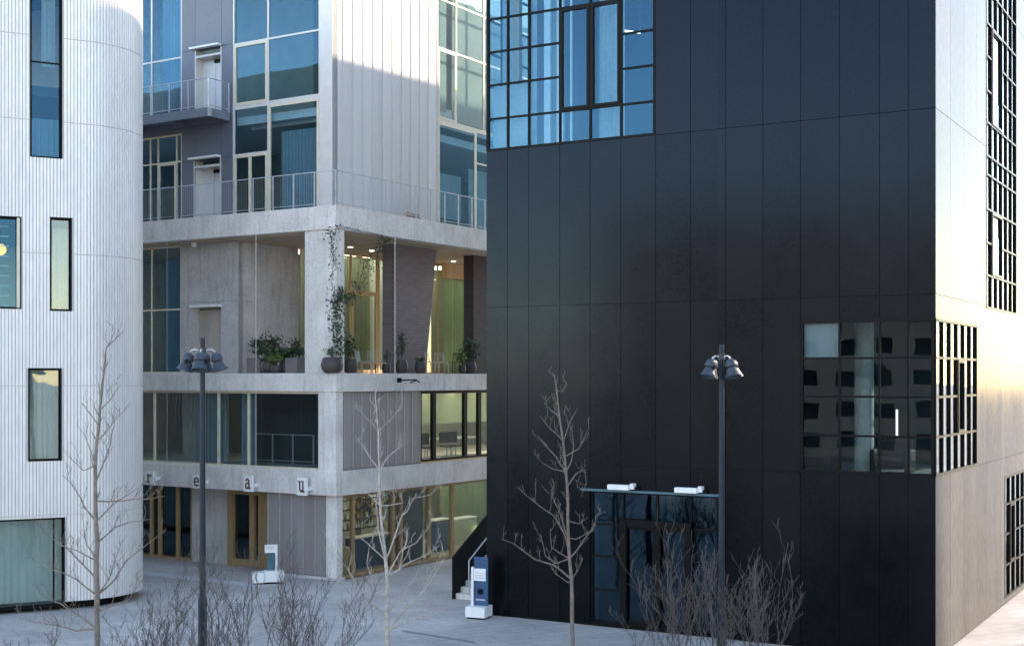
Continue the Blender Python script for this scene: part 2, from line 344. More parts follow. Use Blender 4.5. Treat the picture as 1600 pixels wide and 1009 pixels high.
def railing(parent, pts, z, h=1.1, step=1.0, baluster=False, m='steel', r=.022):
    """posts and rails along a polyline of plan points; rail tube is the part, posts are sub-parts"""
    t = MB()
    for zz, rr in ((z + h, r), (z + .10, r * .7)): t.tube([(p[0], p[1], zz) for p in pts], rr, 6)
    ra = t.build('railing', m, parent)
    for a, b in zip(pts, pts[1:]):
        a = Vector(a); b = Vector(b); L_ = (b - a).length; n = max(1, round(L_ / step))
        for i in range(n + 1):
            p = a.lerp(b, i / n); fr = Fr((p.x, p.y), (b - a), ((b - a).y, -(b - a).x))
            MB().box(fr, -.02, .02, -.022, .022, z - .02, z + h - .01).build('post', m, ra)
        fine = MB(); k = int(L_ / .11)
        if baluster:
            for i in range(k + 1):
                p = a.lerp(b, i / k); fine.tube([(p.x, p.y, z + .1), (p.x, p.y, z + h)], .0025, 4)
            o = fine.build('wire_infill', m, ra); o['kind'] = 'stuff'
    return ra

# ---------------------------------------------------------------- frames of the two straight blocks
uL = Vector((-1.595, 1)).normalized(); uR = Vector((.627, 1)).normalized()
CP = ((525 - 800) / FPX * 46.6, 46.6)
CL = Fr(CP, uL, -uR); CR = Fr(CP, uR, -uL)
vL = Vector((-1.733, 1)).normalized(); vR = Vector((.577, 1)).normalized()
DPt = ((1462 - 800) / FPX * 33.73, 33.73)
DL = Fr(DPt, vL, -vR); DR = Fr(DPt, vR, -vL)

# ================================================================ GROUND
g = MB(); g.add([(-900, -900, 0), (900, -900, 0), (900, 900, 0), (-900, 900, 0)], [(0, 1, 2, 3)])
go = g.build('ground', 'paving', fix=False); go['kind'] = 'structure'
# paved strip along the doors of the concrete building, laid a few millimetres proud
st = MB(); a_ = CL.pt(.0, .9, 0); 
st.add([CL.pt(14, 2.2, .004), CL.pt(1.5, 2.2, .004), CL.pt(1.5, 1.6, .004), CL.pt(14, 1.6, .004)], [(0, 1, 2, 3)])
M['strip'] = surf('pale_granite', (.46, .46, .46), .7, var=.1, scale=5)
so_ = st.build('pavement', 'strip', fix=False); so_['kind'] = 'structure'
def flat(pts, z0, z1, name, m, lab, cat):
    o = MB().prism(pts, z0, z1).build(name, m); return single(o, lab, cat)
def gp(px, py): y = H * FPX / (py - 590); return ((px - 800) / FPX * y, y)
flat([gp(628, 984), gp(742, 1002), gp(742, 1004.5), gp(628, 986)], .002, .009, 'drain_channel', 'steel_blue', 'narrow dark drain slot in the paving behind the middle tree', 'drain')


M['litter'] = surf('dry_leaf', (.14, .09, .05), .8, var=.4, scale=9)
rl = random.Random(12); lm_ = MB()
for i in range(420):
    x_, y_ = rl.uniform(-14, 9), rl.uniform(34.8, 46)
    if y_ > 33.73 + (10.6 - x_) * .577 - .3: continue
    an = rl.uniform(0, 6.3); c_, s_ = math.cos(an), math.sin(an); z_ = .006 + rl.random() * .01; q = rl.uniform(.02, .045)
    lm_.add([(x_, y_, z_), (x_ + q * c_, y_ + q * s_, z_ + .012), (x_ + q * 1.9 * c_, y_ + q * 1.9 * s_, z_), (x_ + q * c_ - q * .6 * s_, y_ + q * s_ + q * .6 * c_, z_ + .004)], [(0, 1, 3), (1, 2, 3)])
lo_ = lm_.build('leaf_litter', 'litter', fix=False); lo_['kind'] = 'stuff'; lo_['label'] = 'dry leaves scattered over the paving'; lo_['category'] = 'leaves'
# ================================================================ WHITE ROUNDED BUILDING
A27 = R(27.5); WO = (-13.2, 41.4)
W = Fr(WO, (-math.cos(A27), -math.sin(A27)), (math.sin(A27), -math.cos(A27)))
RW = 2.2; WC = (WO[0] - math.sin(A27) * RW, WO[1] + math.cos(A27) * RW); A_END = R(150)
WTOP = 20.2
wroot = thing('white_building', W.pt(2, 0, 0), 'rounded white building clad in fine vertical metal ribs, left edge', 'building')
wins = []   # (s0,s1,z0,z1)
def wz(px, py): return W.z(px, py)
def wwin(p0, p1, y0, y1, zt=None):
    s0, s1 = W.s(p1), W.s(p0); pm = (p0 + p1) / 2
    t = (s0, s1, wz(pm, y1), zt if zt else wz(pm, y0)); wins.append(t); return t
w1 = wwin(47, 97, 0, 247, 19.2); w2 = wwin(-45, 33, 337, 482); w3 = wwin(78, 112, 340, 486); w4 = wwin(44, 96, 575, 720); w5 = wwin(-90, 101, 812, 953)
SLEN = 16.0
wall(W, 0, SLEN, .25, WTOP, wins, -.22, 0).build('wall', 'white_back', wroot)
arc = MB(); NA = 28
def ap(t, r): an = t - math.pi / 2; return (WC[0] + math.cos(an) * r, WC[1] + math.sin(an) * r)
for i in range(NA):
    t0 = A27 + (A_END - A27) * i / NA; t1 = A27 + (A_END - A27) * (i + 1) / NA
    arc.prism([ap(t0, RW - .22), ap(t1, RW - .22), ap(t1, RW), ap(t0, RW)], .25, WTOP)
arc.build('wall', 'white_back', wroot)
e0 = ap(A_END, RW); WB = Fr(e0, (math.cos(A_END), math.sin(A_END)), (math.sin(A_END), -math.cos(A_END)))
M['shaded_back'] = surf('white_cladding_shaded', (.20, .20, .21), .5)  # white cladding greyed in its colour, as if the rear lay in shade
MB().box(WB, 0, 16, -.22, 0, .25, WTOP).build('wall', 'shaded_back', wroot)
fp = [W.pt(SLEN, -.3, 0)[:2], W.pt(0, -.3, 0)[:2]] + [ap(A27 + (A_END - A27) * i / 12, RW - .3) for i in range(13)] + [WB.pt(16, -.3, 0)[:2]]
MB().prism(fp, 0, .25).build('plinth', 'black_metal', wroot)
MB().prism(fp, WTOP - .3, WTOP - .05).build('roof', 'black_metal', wroot)
for zf in (4.0, 8.0, 12.0, 16.0): MB().prism(fp, zf - .3, zf).build('floor_slab', 'room_dark', wroot)
joints = [.25, 2.92, 6.85, 10.88, 14.9, 17.46, WTOP]
pitch = .1
for z0, z1 in zip(joints, joints[1:]):
    mb = MB(); z0_, z1_ = z0 + .012, z1 - .012
    n = int(SLEN / pitch)
    for i in range(n):
        a0 = i * pitch; a1 = a0 + .074; rs = [(z0_, z1_)]
        for h in wins:
            if a0 < h[1] + .0 and a1 > h[0]: rs = cut(rs, h[2], h[3])
        for p, q in rs: mb.box(W, a0, a1, .002, .028, p, q)
    L_ = (A_END - A27) * RW; n = int(L_ / pitch)
    for i in range(n):
        t0 = A27 + (i * pitch + .013) / RW; t1 = t0 + .074 / RW
        mb.prism([ap(t0, RW + .001), ap(t1, RW + .001), ap(t1, RW + .028), ap(t0, RW + .028)], z0_, z1_)
    o = mb.build('cladding_band', 'white_clad', wroot); o['kind'] = 'stuff'
    mb = MB()
    for i in range(80): mb.box(WB, i * .2 + .02, i * .2 + .17, .002, .028, z0_, z1_)
    o = mb.build('rear_cladding_band', 'shaded_back', wroot); o['kind'] = 'stuff'
# reveals, windows, curtains
def reveal(fr, h, parent, m='black_metal', d=-.22, out=.034, t=.03):
    s0, s1, z0, z1 = h; mb = MB()
    mb.box(fr, s0 - .001, s0 + t, d, out, z0, z1); mb.box(fr, s1 - t, s1 + .001, d, out, z0, z1)
    mb.box(fr, s0 + t, s1 - t, d, out, z0, z0 + t); mb.box(fr, s0 + t, s1 - t, d, out, z1 - t, z1)
    return mb.build('window_surround', m, parent)
for h in wins: reveal(W, h, wroot)
def inn(h, t=.031): return (h[0] + t, h[1] - t, h[2] + t, h[3] - t)
def wglaz(h, cols=(), rows=(), **k):
    h = inn(h); return window(wroot, W, h[0], h[1], h[2], h[3], -.12, cols, rows, fw=.035, bar=.05, depth=.06, mg=k.pop('mg', 'glass'), **k)
x = wglaz(w1, rows=[wz(72, 97)]); curtain(x, W, w1[0], w1[1], -.5, w1[2], wz(72, 182), 'curtain_blue', seed=1)
curtain(x, W, w1[0] + .1, w1[0] + .5, -.7, wz(72, 97), 19, 'curtain', seed=11)
x = wglaz(w2, cols=[W.s(-2)], mg='glass')
for i in range(9): MB().box(W, w2[0] + .3, w2[1], -.45, -.42, w2[2] + .1 + i * .3, w2[2] + .13 + i * .3).build('blind_slat', 'steel', x)
f = MB(); f.box(W, w2[0] + .04, w2[0] + .12, -.1, .05, w2[2] + .04, w2[3] - .04); f.build('casement', 'cream', x)
x = wglaz(w3, mg='glass_c'); curtain(x, W, w3[0], w3[1] - .15, -.4, w3[2], w3[3], 'curtain', seed=2)
x = wglaz(w4, mg='glass_c', rows=[]); curtain(x, W, w4[0], w4[1], -.4, w4[2], w4[3], 'curtain', seed=3)
x = wglaz(w5, mg='glass_c', cols=[W.s(85)]); curtain(x, W, w5[0], w5[1], -.45, w5[2] - .1, w5[3], 'curtain', seed=4, wl=.22)
# pendant lamp behind the left window
p = W.pt(W.s(1, -.9), -.9, 0); zl = W.z(1, 390, -.9)
pl = thing('pendant_lamp', (p[0], p[1], zl), 'glowing orange pendant lamp behind the upper left window', 'lamp')
MB().lathe((p[0], p[1], zl), (0, 0, 1), [(.02, .17), (.09, .15), (.15, .08), (.17, 0), (.15, -.08), (.09, -.15), (.02, -.17)]).build('globe', 'warm_bulb', pl)
MB().tube([(p[0], p[1], zl + .17), (p[0], p[1], 11.6)], .008, 5).build('cord', 'black_metal', pl)

# ================================================================ CONCRETE BUILDING IN THE MIDDLE
croot = thing('concrete_building', (CP[0], CP[1] + .5, 0), 'glazed building with pale concrete floor bands and balconies between the white and black buildings', 'building')
LL, RL = 16.0, 20.0
B = [(2.99, 3.84), (6.61, 7.26), (12.27, 13.09)]
def plan(a, b):   # a along uL from the corner, b along uR
    q = Vector(CP) + uL * a + uR * b; return (q.x, q.y)
for k, (z0, z1) in enumerate(B):
    MB().prism([plan(.3, .3), plan(LL, .3), plan(LL, RL), plan(.3, RL)], z0 + .002, z1 - .004).build('floor_slab', 'concrete', croot)
    off = (2.1, 5.3, 3.4)[k]; cuts = [-.0] + [x_ for x_ in (off, off + 4.4, off + 8.8) if x_ < LL] + [LL]
    for a0, a1 in zip(cuts, cuts[1:]):
        lo = 0 if a0 == 0 else a0 + .006
        MB().box(CL, lo, a1 - .006, -.3, 0, z0, z1).build('concrete_band', 'concrete', croot, bevel=.015)
    cuts = [.301] + [x_ for x_ in (off + 1.2, off + 5.6) if x_ < RL] + [RL]
    for a0, a1 in zip(cuts, cuts[1:]): MB().box(CR, a0 + (.0 if a0 < .4 else .006), a1 - .006, -.3, 0, z0, z1).build('concrete_band', 'concrete', croot, bevel=.0)
CTOP = 24.5
cs_ = lambda px: CL.s(px, -1.0)
MB().prism([plan(.9, .9), plan(LL, .9), plan(LL, RL), plan(.9, RL)], CTOP, CTOP + .5).build('roof', 'concrete', croot)
MB().prism([plan(1.3, 1.3), plan(LL, 1.3), plan(LL, RL), plan(1.3, RL)], 16.6, 16.9).build('floor_slab', 'white_paint', croot)
for (z0, z1) in ((0, 2.99), (3.84, 6.61), (7.26, 12.27), (13.09, CTOP)):
    MB().prism([plan(LL - .3, 1.0), plan(LL, 1.0), plan(LL, RL), plan(LL - .3, RL)], z0, z1).build('end_wall', 'concrete', croot)
    MB().prism([plan(cs_(205) + 4.01, 1.35), plan(LL - .301, 1.35), plan(LL - .301, 1.6), plan(cs_(205) + 4.01, 1.6)], z0, z1).build('wall', 'concrete', croot)
# inner core and end wall
for (z0, z1, m) in ((0, 2.99, 'room'), (3.84, 6.61, 'room'), (7.26, 12.27, 'room'), (13.09, 16.6, 'room'), (16.9, CTOP, 'room')):
    MB().prism([plan(7, 7), plan(LL, 7), plan(LL, RL), plan(7, RL)], z0, z1).build('core_wall', m, croot)
    MB().prism([plan(.5, RL - .3), plan(7, RL - .3), plan(7, RL), plan(.5, RL)], z0, z1).build('end_wall', 'room_green' if z1 < 3.5 else 'room', croot)
cz = CL.z; cs = CL.s
# ---- upper storeys, left face (plane d = -1)
d = -1.0
FT = 13.09
sA0, sA1 = cs(284, d), cs(205, d)
sB0, sB1 = cs(500, d), cs(363, d)
sc0 = cs(521, d)
PL_Z = CL.z(322, 168, .18)      # top of the steel balcony
zA_head = CL.z(282, 209, d)
# blue-grey wall with two doors
doors = []
for (p0, p1, y0, yb) in ((305, 346, 76, None), (303, 345, 249, None)):
    zt = CL.z((p0 + p1) / 2, y0, d); doors.append((cs(p1, d), cs(p0, d), zt))
hU = (doors[0][0], doors[0][1], PL_Z, doors[0][2]); hL = (doors[1][0], doors[1][1], FT, doors[1][2])
wl0, wl1 = sB1, sA0
wall(CL, wl0, wl1, FT, CTOP, [hU, hL], d - .25, d - .03).build('wall', 'blue_wall', croot)
pan = [wl0, hU[0], hU[1], wl1]; zs = [FT, hL[3] + .02, PL_Z - .25, hU[3] + .02, CTOP]
for i in range(3):
    for j in range(4):
        h = hL if j == 0 else hU if j == 2 else None
        if i == 1 and h: continue
        MB().box(CL, pan[i] + .006, pan[i + 1] - .006, d - .028, d, zs[j] + .006, zs[j + 1] - .006).build('wall_panel', 'blue_wall', croot)
for h in (hU, hL):
    MB().box(CL, h[0] + .04, h[1] - .04, d - .45, d - .40, h[2], h[3] - .3).build('door', 'door_white', croot)
    dd = MB(); dd.box(CL, h[0] - .01, h[0] + .04, d - .45, d + .01, h[2], h[3]); dd.box(CL, h[1] - .04, h[1] + .01, d - .45, d + .01, h[2], h[3]); dd.box(CL, h[0] + .04, h[1] - .04, d - .45, d + .01, h[3] - .3, h[3] - .22)
    fo = dd.build('door_frame', 'pale_metal', croot)
    MB().box(CL, (h[0] + h[1]) / 2 - .02, (h[0] + h[1]) / 2 + .02, d - .40, d - .385, h[2], h[3] - .3).build('door_seam', 'steel', fo)
    MB().box(CL, h[0] + .1, h[0] + .7, d - .40, d - .32, h[3] - .48, h[3] - .36).build('door_closer', 'black_metal', fo)
    MB().box(CL, h[0] + .0, h[1] + .12, d, d + .22, h[3] + .02, h[3] + .09).build('door_canopy', 'white_paint', croot)
# steel balcony
sb0 = cs(360, d); 
bm_ = MB(); bm_.box(CL, sb0, sb0 + 9, d + .03, .18, PL_Z - .06, PL_Z)
bo = bm_.build('balcony', 'steel_blue', croot)
for (a0, a1, q0, q1) in ((sb0, sb0 + 9, .12, .18), (sb0, sb0 + 9, d + .03, d + .1), (sb0, sb0 + .08, d + .1, .12), (sb0 + 2.3, sb0 + 2.38, d + .1, .12), (sb0 + 4.6, sb0 + 4.68, d + .1, .12)):
    MB().box(CL, a0, a1, q0, q1, PL_Z - .32, PL_Z - .061).build('balcony_beam', 'steel_blue', bo)
MB().box(CL, sb0 + .08, sb0 + 9, d + .1, .12, PL_Z - .12, PL_Z - .062).build('balcony_deck', 'steel_blue', bo)
railing(croot, [CL.pt(sb0 + .03, d + .05, 0)[:2], CL.pt(sb0 + .03, .15, 0)[:2], CL.pt(sb0 + 9, .15, 0)[:2]], PL_Z, 1.1, 1.0, True)
# glazing A (left of the doors)
zt90 = CL.z(282, 90, d)
g1 = window(croot, CL, sA0, sA1 + 4, PL_Z - .2, CTOP, d - .02, cols=[cs(236, d), sA1 + 1], rows=[zt90], fw=.07, bar=.07, mf='pale_metal', mg='glass')
g2 = window(croot, CL, sA0, sA1 + 4, FT, zA_head, d - .02, cols=[cs(246, d), cs(275, d) - .0, cs(234, d)], rows=[CL.z(282, 252, d)], fw=.07, bar=.06, mf='cream', mg='glass', casements=[(1, 2, 0, 1)])
MB().box(CL, sA0, sA1 + 4, d - .25, d, zA_head, PL_Z - .2).build('spandrel', 'blue_wall', croot)
curtain(g1, CL, cs(275, d), cs(240, d), d - .5, 16.95, CTOP, 'curtain_blue', seed=5)
# glazing B
z163 = CL.z(420, 161, d)
g3 = window(croot, CL, sB0, sB1, z163, CTOP, d - .02, cols=[cs(418, d)], rows=[CL.z(367, 70, d)], fw=.08, bar=.07, mf='pale_metal', mg='glass', casements=[(1, 2, 0, 1)], mcas='cream')
g4 = window(croot, CL, sB0, sB1, FT, z163 - .003, d - .02, cols=[cs(418, d)], rows=[CL.z(390, 240, d)], fw=.08, bar=.07, mf='pale_metal', mg='glass', casements=[(1, 2, 0, 1), (0, 1, 0, 2)], mcas='cream')
MB().box(CL, cs(390, d) - .05, cs(390, d) + .05, d - .06, d + .01, FT + .1, CL.z(390, 240, d) - .05).build('door_stile', 'cream', g4)
curtain(g4, CL, cs(497, d), cs(425, d), d - .5, FT, CL.z(450, 200, d), 'curtain_blue', seed=6)
MB().box(CL, cs(497, d), cs(370, d), d - .9, d - .8, CL.z(450, 188, d), CL.z(450, 180, d)).build('ceiling_edge', 'white_paint', croot)
# corner pier
MB().box(CL, .92 + .08, sB0, d - .3, d + .0, FT, CTOP).build('corner_panel', 'pale_metal', croot)
# ---- upper storeys, right face (plane CR d = -1)
q0 = 1.0; q1 = CR.s(683, -1)
MB().box(CR, q0 + .05, q1 - .01, -1.3, -1.06, FT, CTOP).build('wall', 'poly', croot)
nP = 11
for i in range(nP):
    a0 = q0 + (q1 - q0) * i / nP; a1 = q0 + (q1 - q0) * (i + 1) / nP
    o = MB(); o.box(CR, a0 + .012, a1 - .012, -1.055, -1.0, FT + .02, CTOP); o.build('cladding_panel', 'poly', croot)
    MB().box(CR, a1 - .012, a1 + .012, -1.055, -.975, FT + .02, CTOP).build('panel_rib', 'pale_metal', croot)
qe = RL
z188 = CR.z(683, 187, -1); z73 = CR.z(683, 73, -1); z0t = CR.z(683, -4, -1)
c714 = CR.s(714, -1); c745 = CR.s(745, -1)
g5 = window(croot, CR, q1 + .03, qe, z188, CTOP, -1.02, cols=[c714, CR.s(757, -1)], rows=[z73, z0t], fw=.08, bar=.08, mf='cream', mg='glass_c', casements=[(0, 1, 0, 1)])
g6 = window(croot, CR, q1 + .03, qe, FT, z188 - .003, -1.02, cols=[c745], rows=[CR.z(745, 255, -1)], fw=.08, bar=.07, mf='cream', mg='glass', casements=[(0, 1, 0, 2)])
MB().box(CR, q1, qe, -1.6, -1.5, CR.z(700, 195, -1) + .0, CR.z(700, 130, -1) - .9).build('roller_blind', 'white_paint', g5)
MB().box(CR, q1, c714 - .1, -1.5, -1.46, CR.z(700, 170, -1), CTOP).build('roller_blind', 'curtain', g5)
MB().box(CR, c714 + .35, qe, -1.5, -1.46, CR.z(730, 190, -1), CTOP).build('roller_blind', 'curtain', g5)
MB().box(CR, q1 + .5, c745 - .5, -1.5, -1.46, FT + .5, CR.z(700, 268, -1)).build('roller_blind', 'curtain', g6)
MB().box(CR, c745 + .1, qe, -1.5, -1.46, FT + .1, CR.z(745, 262, -1)).build('roller_blind', 'curtain', g6)
# railing round the third-floor balcony
railing(croot, [CL.pt(15.5, -.08, 0)[:2], CL.pt(.08, -.08, 0)[:2], CR.pt(RL - .1, -.08, 0)[:2]], FT, 1.22, .95, True, m='steel', r=.02)
# ---- double-height terrace storey
T0, T1 = 7.26, 12.27
MB().prism([plan(.35, .35), plan(LL, .35), plan(LL, RL), plan(.35, RL)], T1 - .06, T1 - .002).build('ceiling', 'soffit', croot)
g7 = window(croot, CL, cs(283, d), sA1 + 4, T0, T1 - .06, d - .02, cols=[cs(236, d), sA1 + 1], rows=[CL.z(260, 484, d)], fw=.07, bar=.06, mf='cream', mg='glass')
curtain(g7, CL, cs(278, d), cs(240, d), d - .6, T0, T1 - .5, 'curtain_blue', seed=7)
sw0, sw1 = cs(372, d), cs(283, d)
zj = CL.z(372, 470, d); hT = (cs(345, d), cs(303, d), T0, CL.z(324, 480, d))
wall(CL, sw0, sw1, T0, T1 - .06, [hT], d - .3, d - .03).build('wall', 'concrete_dark', croot)
for (a0, a1, p, q) in ((sw0, hT[0], T0, zj), (hT[1], sw1, T0, zj), (sw0, sw1, zj + .02, T1 - .06)):
    MB().box(CL, a0 + .005, a1 - .005, d - .029, d, p, q - .0).build('concrete_panel', 'concrete_dark', croot)
MB().box(CL, hT[0], hT[1], d - .3, d - .25, T0, hT[3] - .1).build('door', 'door_warm', croot)
MB().box(CL, hT[0] - .03, hT[1] + .05, d + .001, d + .2, hT[3] + .0, hT[3] + .09).build('door_canopy', 'white_paint', croot)
tc = CL.pt(sw0, d, 0); CT = Fr(tc[:2], uR, -uL)
for (p, q) in ((T0, zj), (zj + .02, T1 - .06)): MB().box(CT, .0, 3.4, -.029, .0, p, q).build('concrete_panel', 'concrete_dark', croot)
MB().box(CT, .02, 3.4, -.3, -.03, T0, T1 - .06).build('wall', 'concrete_dark', croot)
# corner column
MB().box(CL, .03, cs(476, -.06), -.5, -.06, T0, T1).build('column', 'concrete', croot, bevel=.02)
# deep glazing
D5 = -5.0
r = lambda px, dd=D5: CR.s(px, dd)
z455 = CR.z(570, 457, D5)
g8 = window(croot, CR, r(478), r(617), T0, T1 - .06, D5, cols=[r(549), r(590)], rows=[z455], fw=.08, bar=.09, mf='wood_light', mg='glass_r', casements=[(1, 2, 0, 1), (2, 3, 0, 2)])
curtain(g8, CR, r(480), r(588), D5 - .4, T0, T1 - .12, 'curtain_sage', seed=8, wl=.3, amp=.07)
curtain(g8, CR, r(590), r(640), D5 - .4, T0, T1 - .1, 'curtain', seed=9, wl=.3, amp=.06)
g9 = window(croot, CR, r(617) + .01, r(775), T0, T1 - .06, D5, cols=[r(667), r(685)], rows=[], fw=.08, bar=.07, mf='wood_light', mg='glass_r')
curtain(g9, CR, r(685), r(740), D5 + .35, T0, T1 - .75, 'curtain_green', seed=10, wl=.22, amp=.06)
curtain(g9, CR, r(650), r(685), D5 - .4, T0, T1 - .1, 'curtain', seed=12, wl=.3, amp=.06)
MB().box(CR, r(684), r(742), D5 + .2, D5 + .5, T1 - .7, T1 - .06).build('pelmet', 'wood_light', croot)
for (pa, pb) in ((2.6, 2.2), (3.6, 3.4), (3.4, 5.0), (3.6, 6.6), (3.6, 8.4), (3.6, 10.6), (3.6, 12.4)):
    pp_ = plan(pa, pb); MB().lathe((pp_[0], pp_[1], T1 - .075), (0, 0, 1), [(.09, 0), (.09, .014)], 12).build('terrace_fill', 'terrace_fill', croot)  # added glowing discs that brighten the terrace recess
for b_ in (1.6, 3.4, 5.2, 7.0, 8.8, 10.6, 12.4, 14.2):
    MB().prism([plan(5.7, b_), plan(6.6, b_), plan(6.6, b_ + 1.2), plan(5.7, b_ + 1.2)], T1 - .12, T1 - .065).build('fill_panel', 'fill_light', croot)  # added glowing panels that light the terrace curtains from behind
# tapered brick pier
D1 = -1.25; p618, p683t, p668b = r(617, D1), r(682, D1), r(665, D1)
MB().fprism(CR, [(p618, T0), (p668b, T0), (p683t, T1 - .06), (p618, T1 - .06)], D1 - .6, D1).build('brick_pier', 'brick', croot)
MB().box(CR, r(740, D1), r(740, D1) + 2.2, D1 - .5, D1, T0, T1 - .06).build('brick_pier', 'brick_dark', croot)
# terrace cables
for px, fr_ in ((261, CL), (400, CL), (617, CR)):
    s_ = fr_.s(px, -.03); MB().tube([fr_.pt(s_, -.03, 7.26), fr_.pt(s_, -.03, 12.27)], .012, 5).build('cable', 'steel', croot)
for px, fr_ in ((261, CL), (400, CL)):
    s_ = fr_.s(px, -.05); MB().tube([fr_.pt(s_, -.05, 3.84), fr_.pt(s_, -.05, 6.61)], .012, 5).build('cable', 'steel', croot)
# ---- first floor
F0, F1 = 3.84, 6.61; dl = -.15
g10 = window(croot, CL, cs(500, dl), sA1 + 4, F0, F1, dl, cols=[cs(388, dl), cs(341, dl), cs(241, dl), cs(236, dl) + .6, sA1 + 1.5], rows=[], fw=.08, bar=.10, mf='cream', mg='glass_c')
curtain(g10, CL, cs(335, dl), cs(290, dl), -.7, F0, F1, 'curtain_blue', seed=51, wl=.2)
curtain(g10, CL, cs(384, dl), cs(362, dl), -.7, F0, F1, 'curtain_blue', seed=52, wl=.2)
MB().box(CL, .06, cs(500, dl), -.45, -.06, F0, F1).build('column', 'concrete', croot)
c656 = CR.s(656, dl)
MB().box(CR, .45, c656, dl - .25, dl - .05, F0, F1).build('wall', 'poly_dark', croot)
n1 = 10
for i in range(n1):
    a0 = .1 + (c656 - .1) * i / n1; a1 = .1 + (c656 - .1) * (i + 1) / n1
    MB().box(CR, a0 + .012, a1 - .012, dl - .049, dl, F0 + .05, F1 - .03).build('cladding_panel', 'poly_dark', croot)
    MB().box(CR, a1 - .012, a1 + .012, dl - .049, dl + .02, F0 + .05, F1 - .03).build('panel_rib', 'steel', croot)
g11 = window(croot, CR, c656 + .01, RL, F0 + .02, F1, dl, cols=[CR.s(679, dl), CR.s(728, dl), CR.s(750, dl)], rows=[], fw=.12, bar=.22, depth=.14, mf='black_metal', mg='glass_r')
MB().box(CR, c656 + .01, RL, dl - .2, dl + .06, F0 + .003, F0 + .06).build('sill', 'wood_light', croot)
# interior of first floor, left side: railing and partitions
railing(croot, [CL.pt(cs(490, -2.5), -2.5, 0)[:2], CL.pt(cs(395, -2.5), -2.5, 0)[:2]], F0, 1.1, .9, False, m='white_paint', r=.02)
MB().box(CL, cs(480, -3), cs(465, -3), -3.4, -3, F0, F1).build('column', 'concrete_dark', croot)
MB().box(CL, cs(355, -2), cs(350, -2), -2.1, -2, F0, F1).build('column', 'white_paint', croot)
MB().box(CL, cs(330, -3), cs(285, -3), -3.2, -3, F0, F1).build('partition_wall', 'concrete_dark', croot)
for (a0, a1) in ((1.0, 6.0),):   # glowing panels added to brighten the right-hand office and the shop below
    for b in (3.5, 5.5, 7.5, 9.5, 11.5, 13.5, 16):
        for k in (1.5, 4.0):
            MB().prism([plan(k, b), plan(k + 1.4, b), plan(k + 1.4, b + .3), plan(k, b + .3)], F1 - .06, F1 - .01).build('fill_panel', 'fill_light', croot)
            MB().prism([plan(k, b), plan(k + 1.4, b), plan(k + 1.4, b + .3), plan(k, b + .3)], B[0][0] - .06, B[0][0] - .01).build('fill_panel', 'fill_light', croot)
MB().prism([plan(.6, 2.6), plan(6.9, 2.6), plan(6.9, 2.75), plan(.6, 2.75)], F0, F1).build('partition_wall', 'room_dark', croot)
# pale wall board inside the office
MB().box(CR, CR.s(650, -3.2), CR.s(760, -3.2), -3.3, -3.2, F0 + 1.3, F1 - .02).build('partition_wall', 'room_green', croot)
# ---- ground floor
G1 = 2.99
g_d = -1.3
g12 = window(croot, CL, cs(300, g_d), sA1 + 4, 0.01, G1, g_d, cols=[cs(277, g_d), cs(249, g_d), cs(236, g_d)], rows=[], fw=.08, bar=.16, depth=.18, mf='wood', mg='glass_d')
MB().box(CL, cs(358, g_d), cs(300, g_d) - .01, g_d - .3, g_d, 0, G1).build('wall', 'concrete_dark', croot)
g13 = window(croot, CL, cs(420, g_d), cs(358, g_d) - .01, 0.01, G1, g_d + .1, cols=[cs(396, g_d), cs(410, g_d)], rows=[], fw=.28, bar=.24, depth=.24, mf='wood', mg='glass_d')
s418, s512 = cs(419, -.3), cs(512, -.3)
MB().box(CL, .35, s418, -.6, -.36, 0.05, G1).build('wall', 'blue_wall', croot)
MB().box(CL, s418 - .06, s418, g_d, -.6, 0.05, G1).build('wall', 'blue_wall', croot)
for i in range(5):
    a0 = s512 + (s418 - s512) * i / 5; a1 = s512 + (s418 - s512) * (i + 1) / 5
    MB().box(CL, a0 + .012, a1 - .012, -.359, -.3, .12, G1 - .02).build('cladding_panel', 'poly_dark', croot)
    MB().box(CL, a1 - .015, a1 + .015, -.359, -.27, .12, G1 - .02).build('panel_rib', 'steel', croot)
MB().box(CL, .1, s418, -.62, -.28, .0, .1).build('skirting', 'pale_metal', croot)
MB().box(CL, .12, s512 - .015, -.5, -.2, .1, G1).build('column', 'concrete', croot)
g14 = window(croot, CR, .35, RL, 0.03, G1, -.2, cols=[CR.s(553, -.2), CR.s(616, -.2), CR.s(628, -.2), CR.s(672, -.2), CR.s(708, -.2)], rows=[], fw=.12, bar=.12, depth=.16, mf='wood', mg='glass_r')
MB().box(CR, CR.s(616, -.2) + .06, CR.s(672, -.2) - .06, -.55, -.5, .05, G1 - .02).build('partition_wall', 'room_dark', croot)
# pair of interior kitchen counters and shelves are things of their own
def counter(a0, a1, dd, h, label, m='navy', top='white_paint'):
    p = CR.pt((a0 + a1) / 2, dd, 0); t = thing('counter', (p[0], p[1], 0), label, 'counter', 'counters inside the ground floor')
    MB().box(CR, a0, a1, dd - .5, dd, 0.01, h - .04).build('cabinet', m, t); MB().box(CR, a0 - .02, a1 + .02, dd - .52, dd + .02, h - .04, h).build('counter_top', top, t)
counter(CR.s(556, -1.5), CR.s(612, -1.5), -1.5, 1.15, 'dark navy counter behind the ground floor corner glazing')
counter(CR.s(680, -1.8), CR.s(705, -1.8), -1.8, 1.3, 'navy counter behind the middle ground floor panes')
counter(CR.s(712, -2.4), CR.s(745, -2.4), -2.4, 1.1, 'low counter behind the ground floor pane by the stair', 'room_green')
p = CR.pt(CR.s(560, -3), -3, 0)
sh = thing('shelf_unit', (p[0], p[1], 0), 'open shelf unit with bottles behind the ground floor corner glazing', 'shelf')
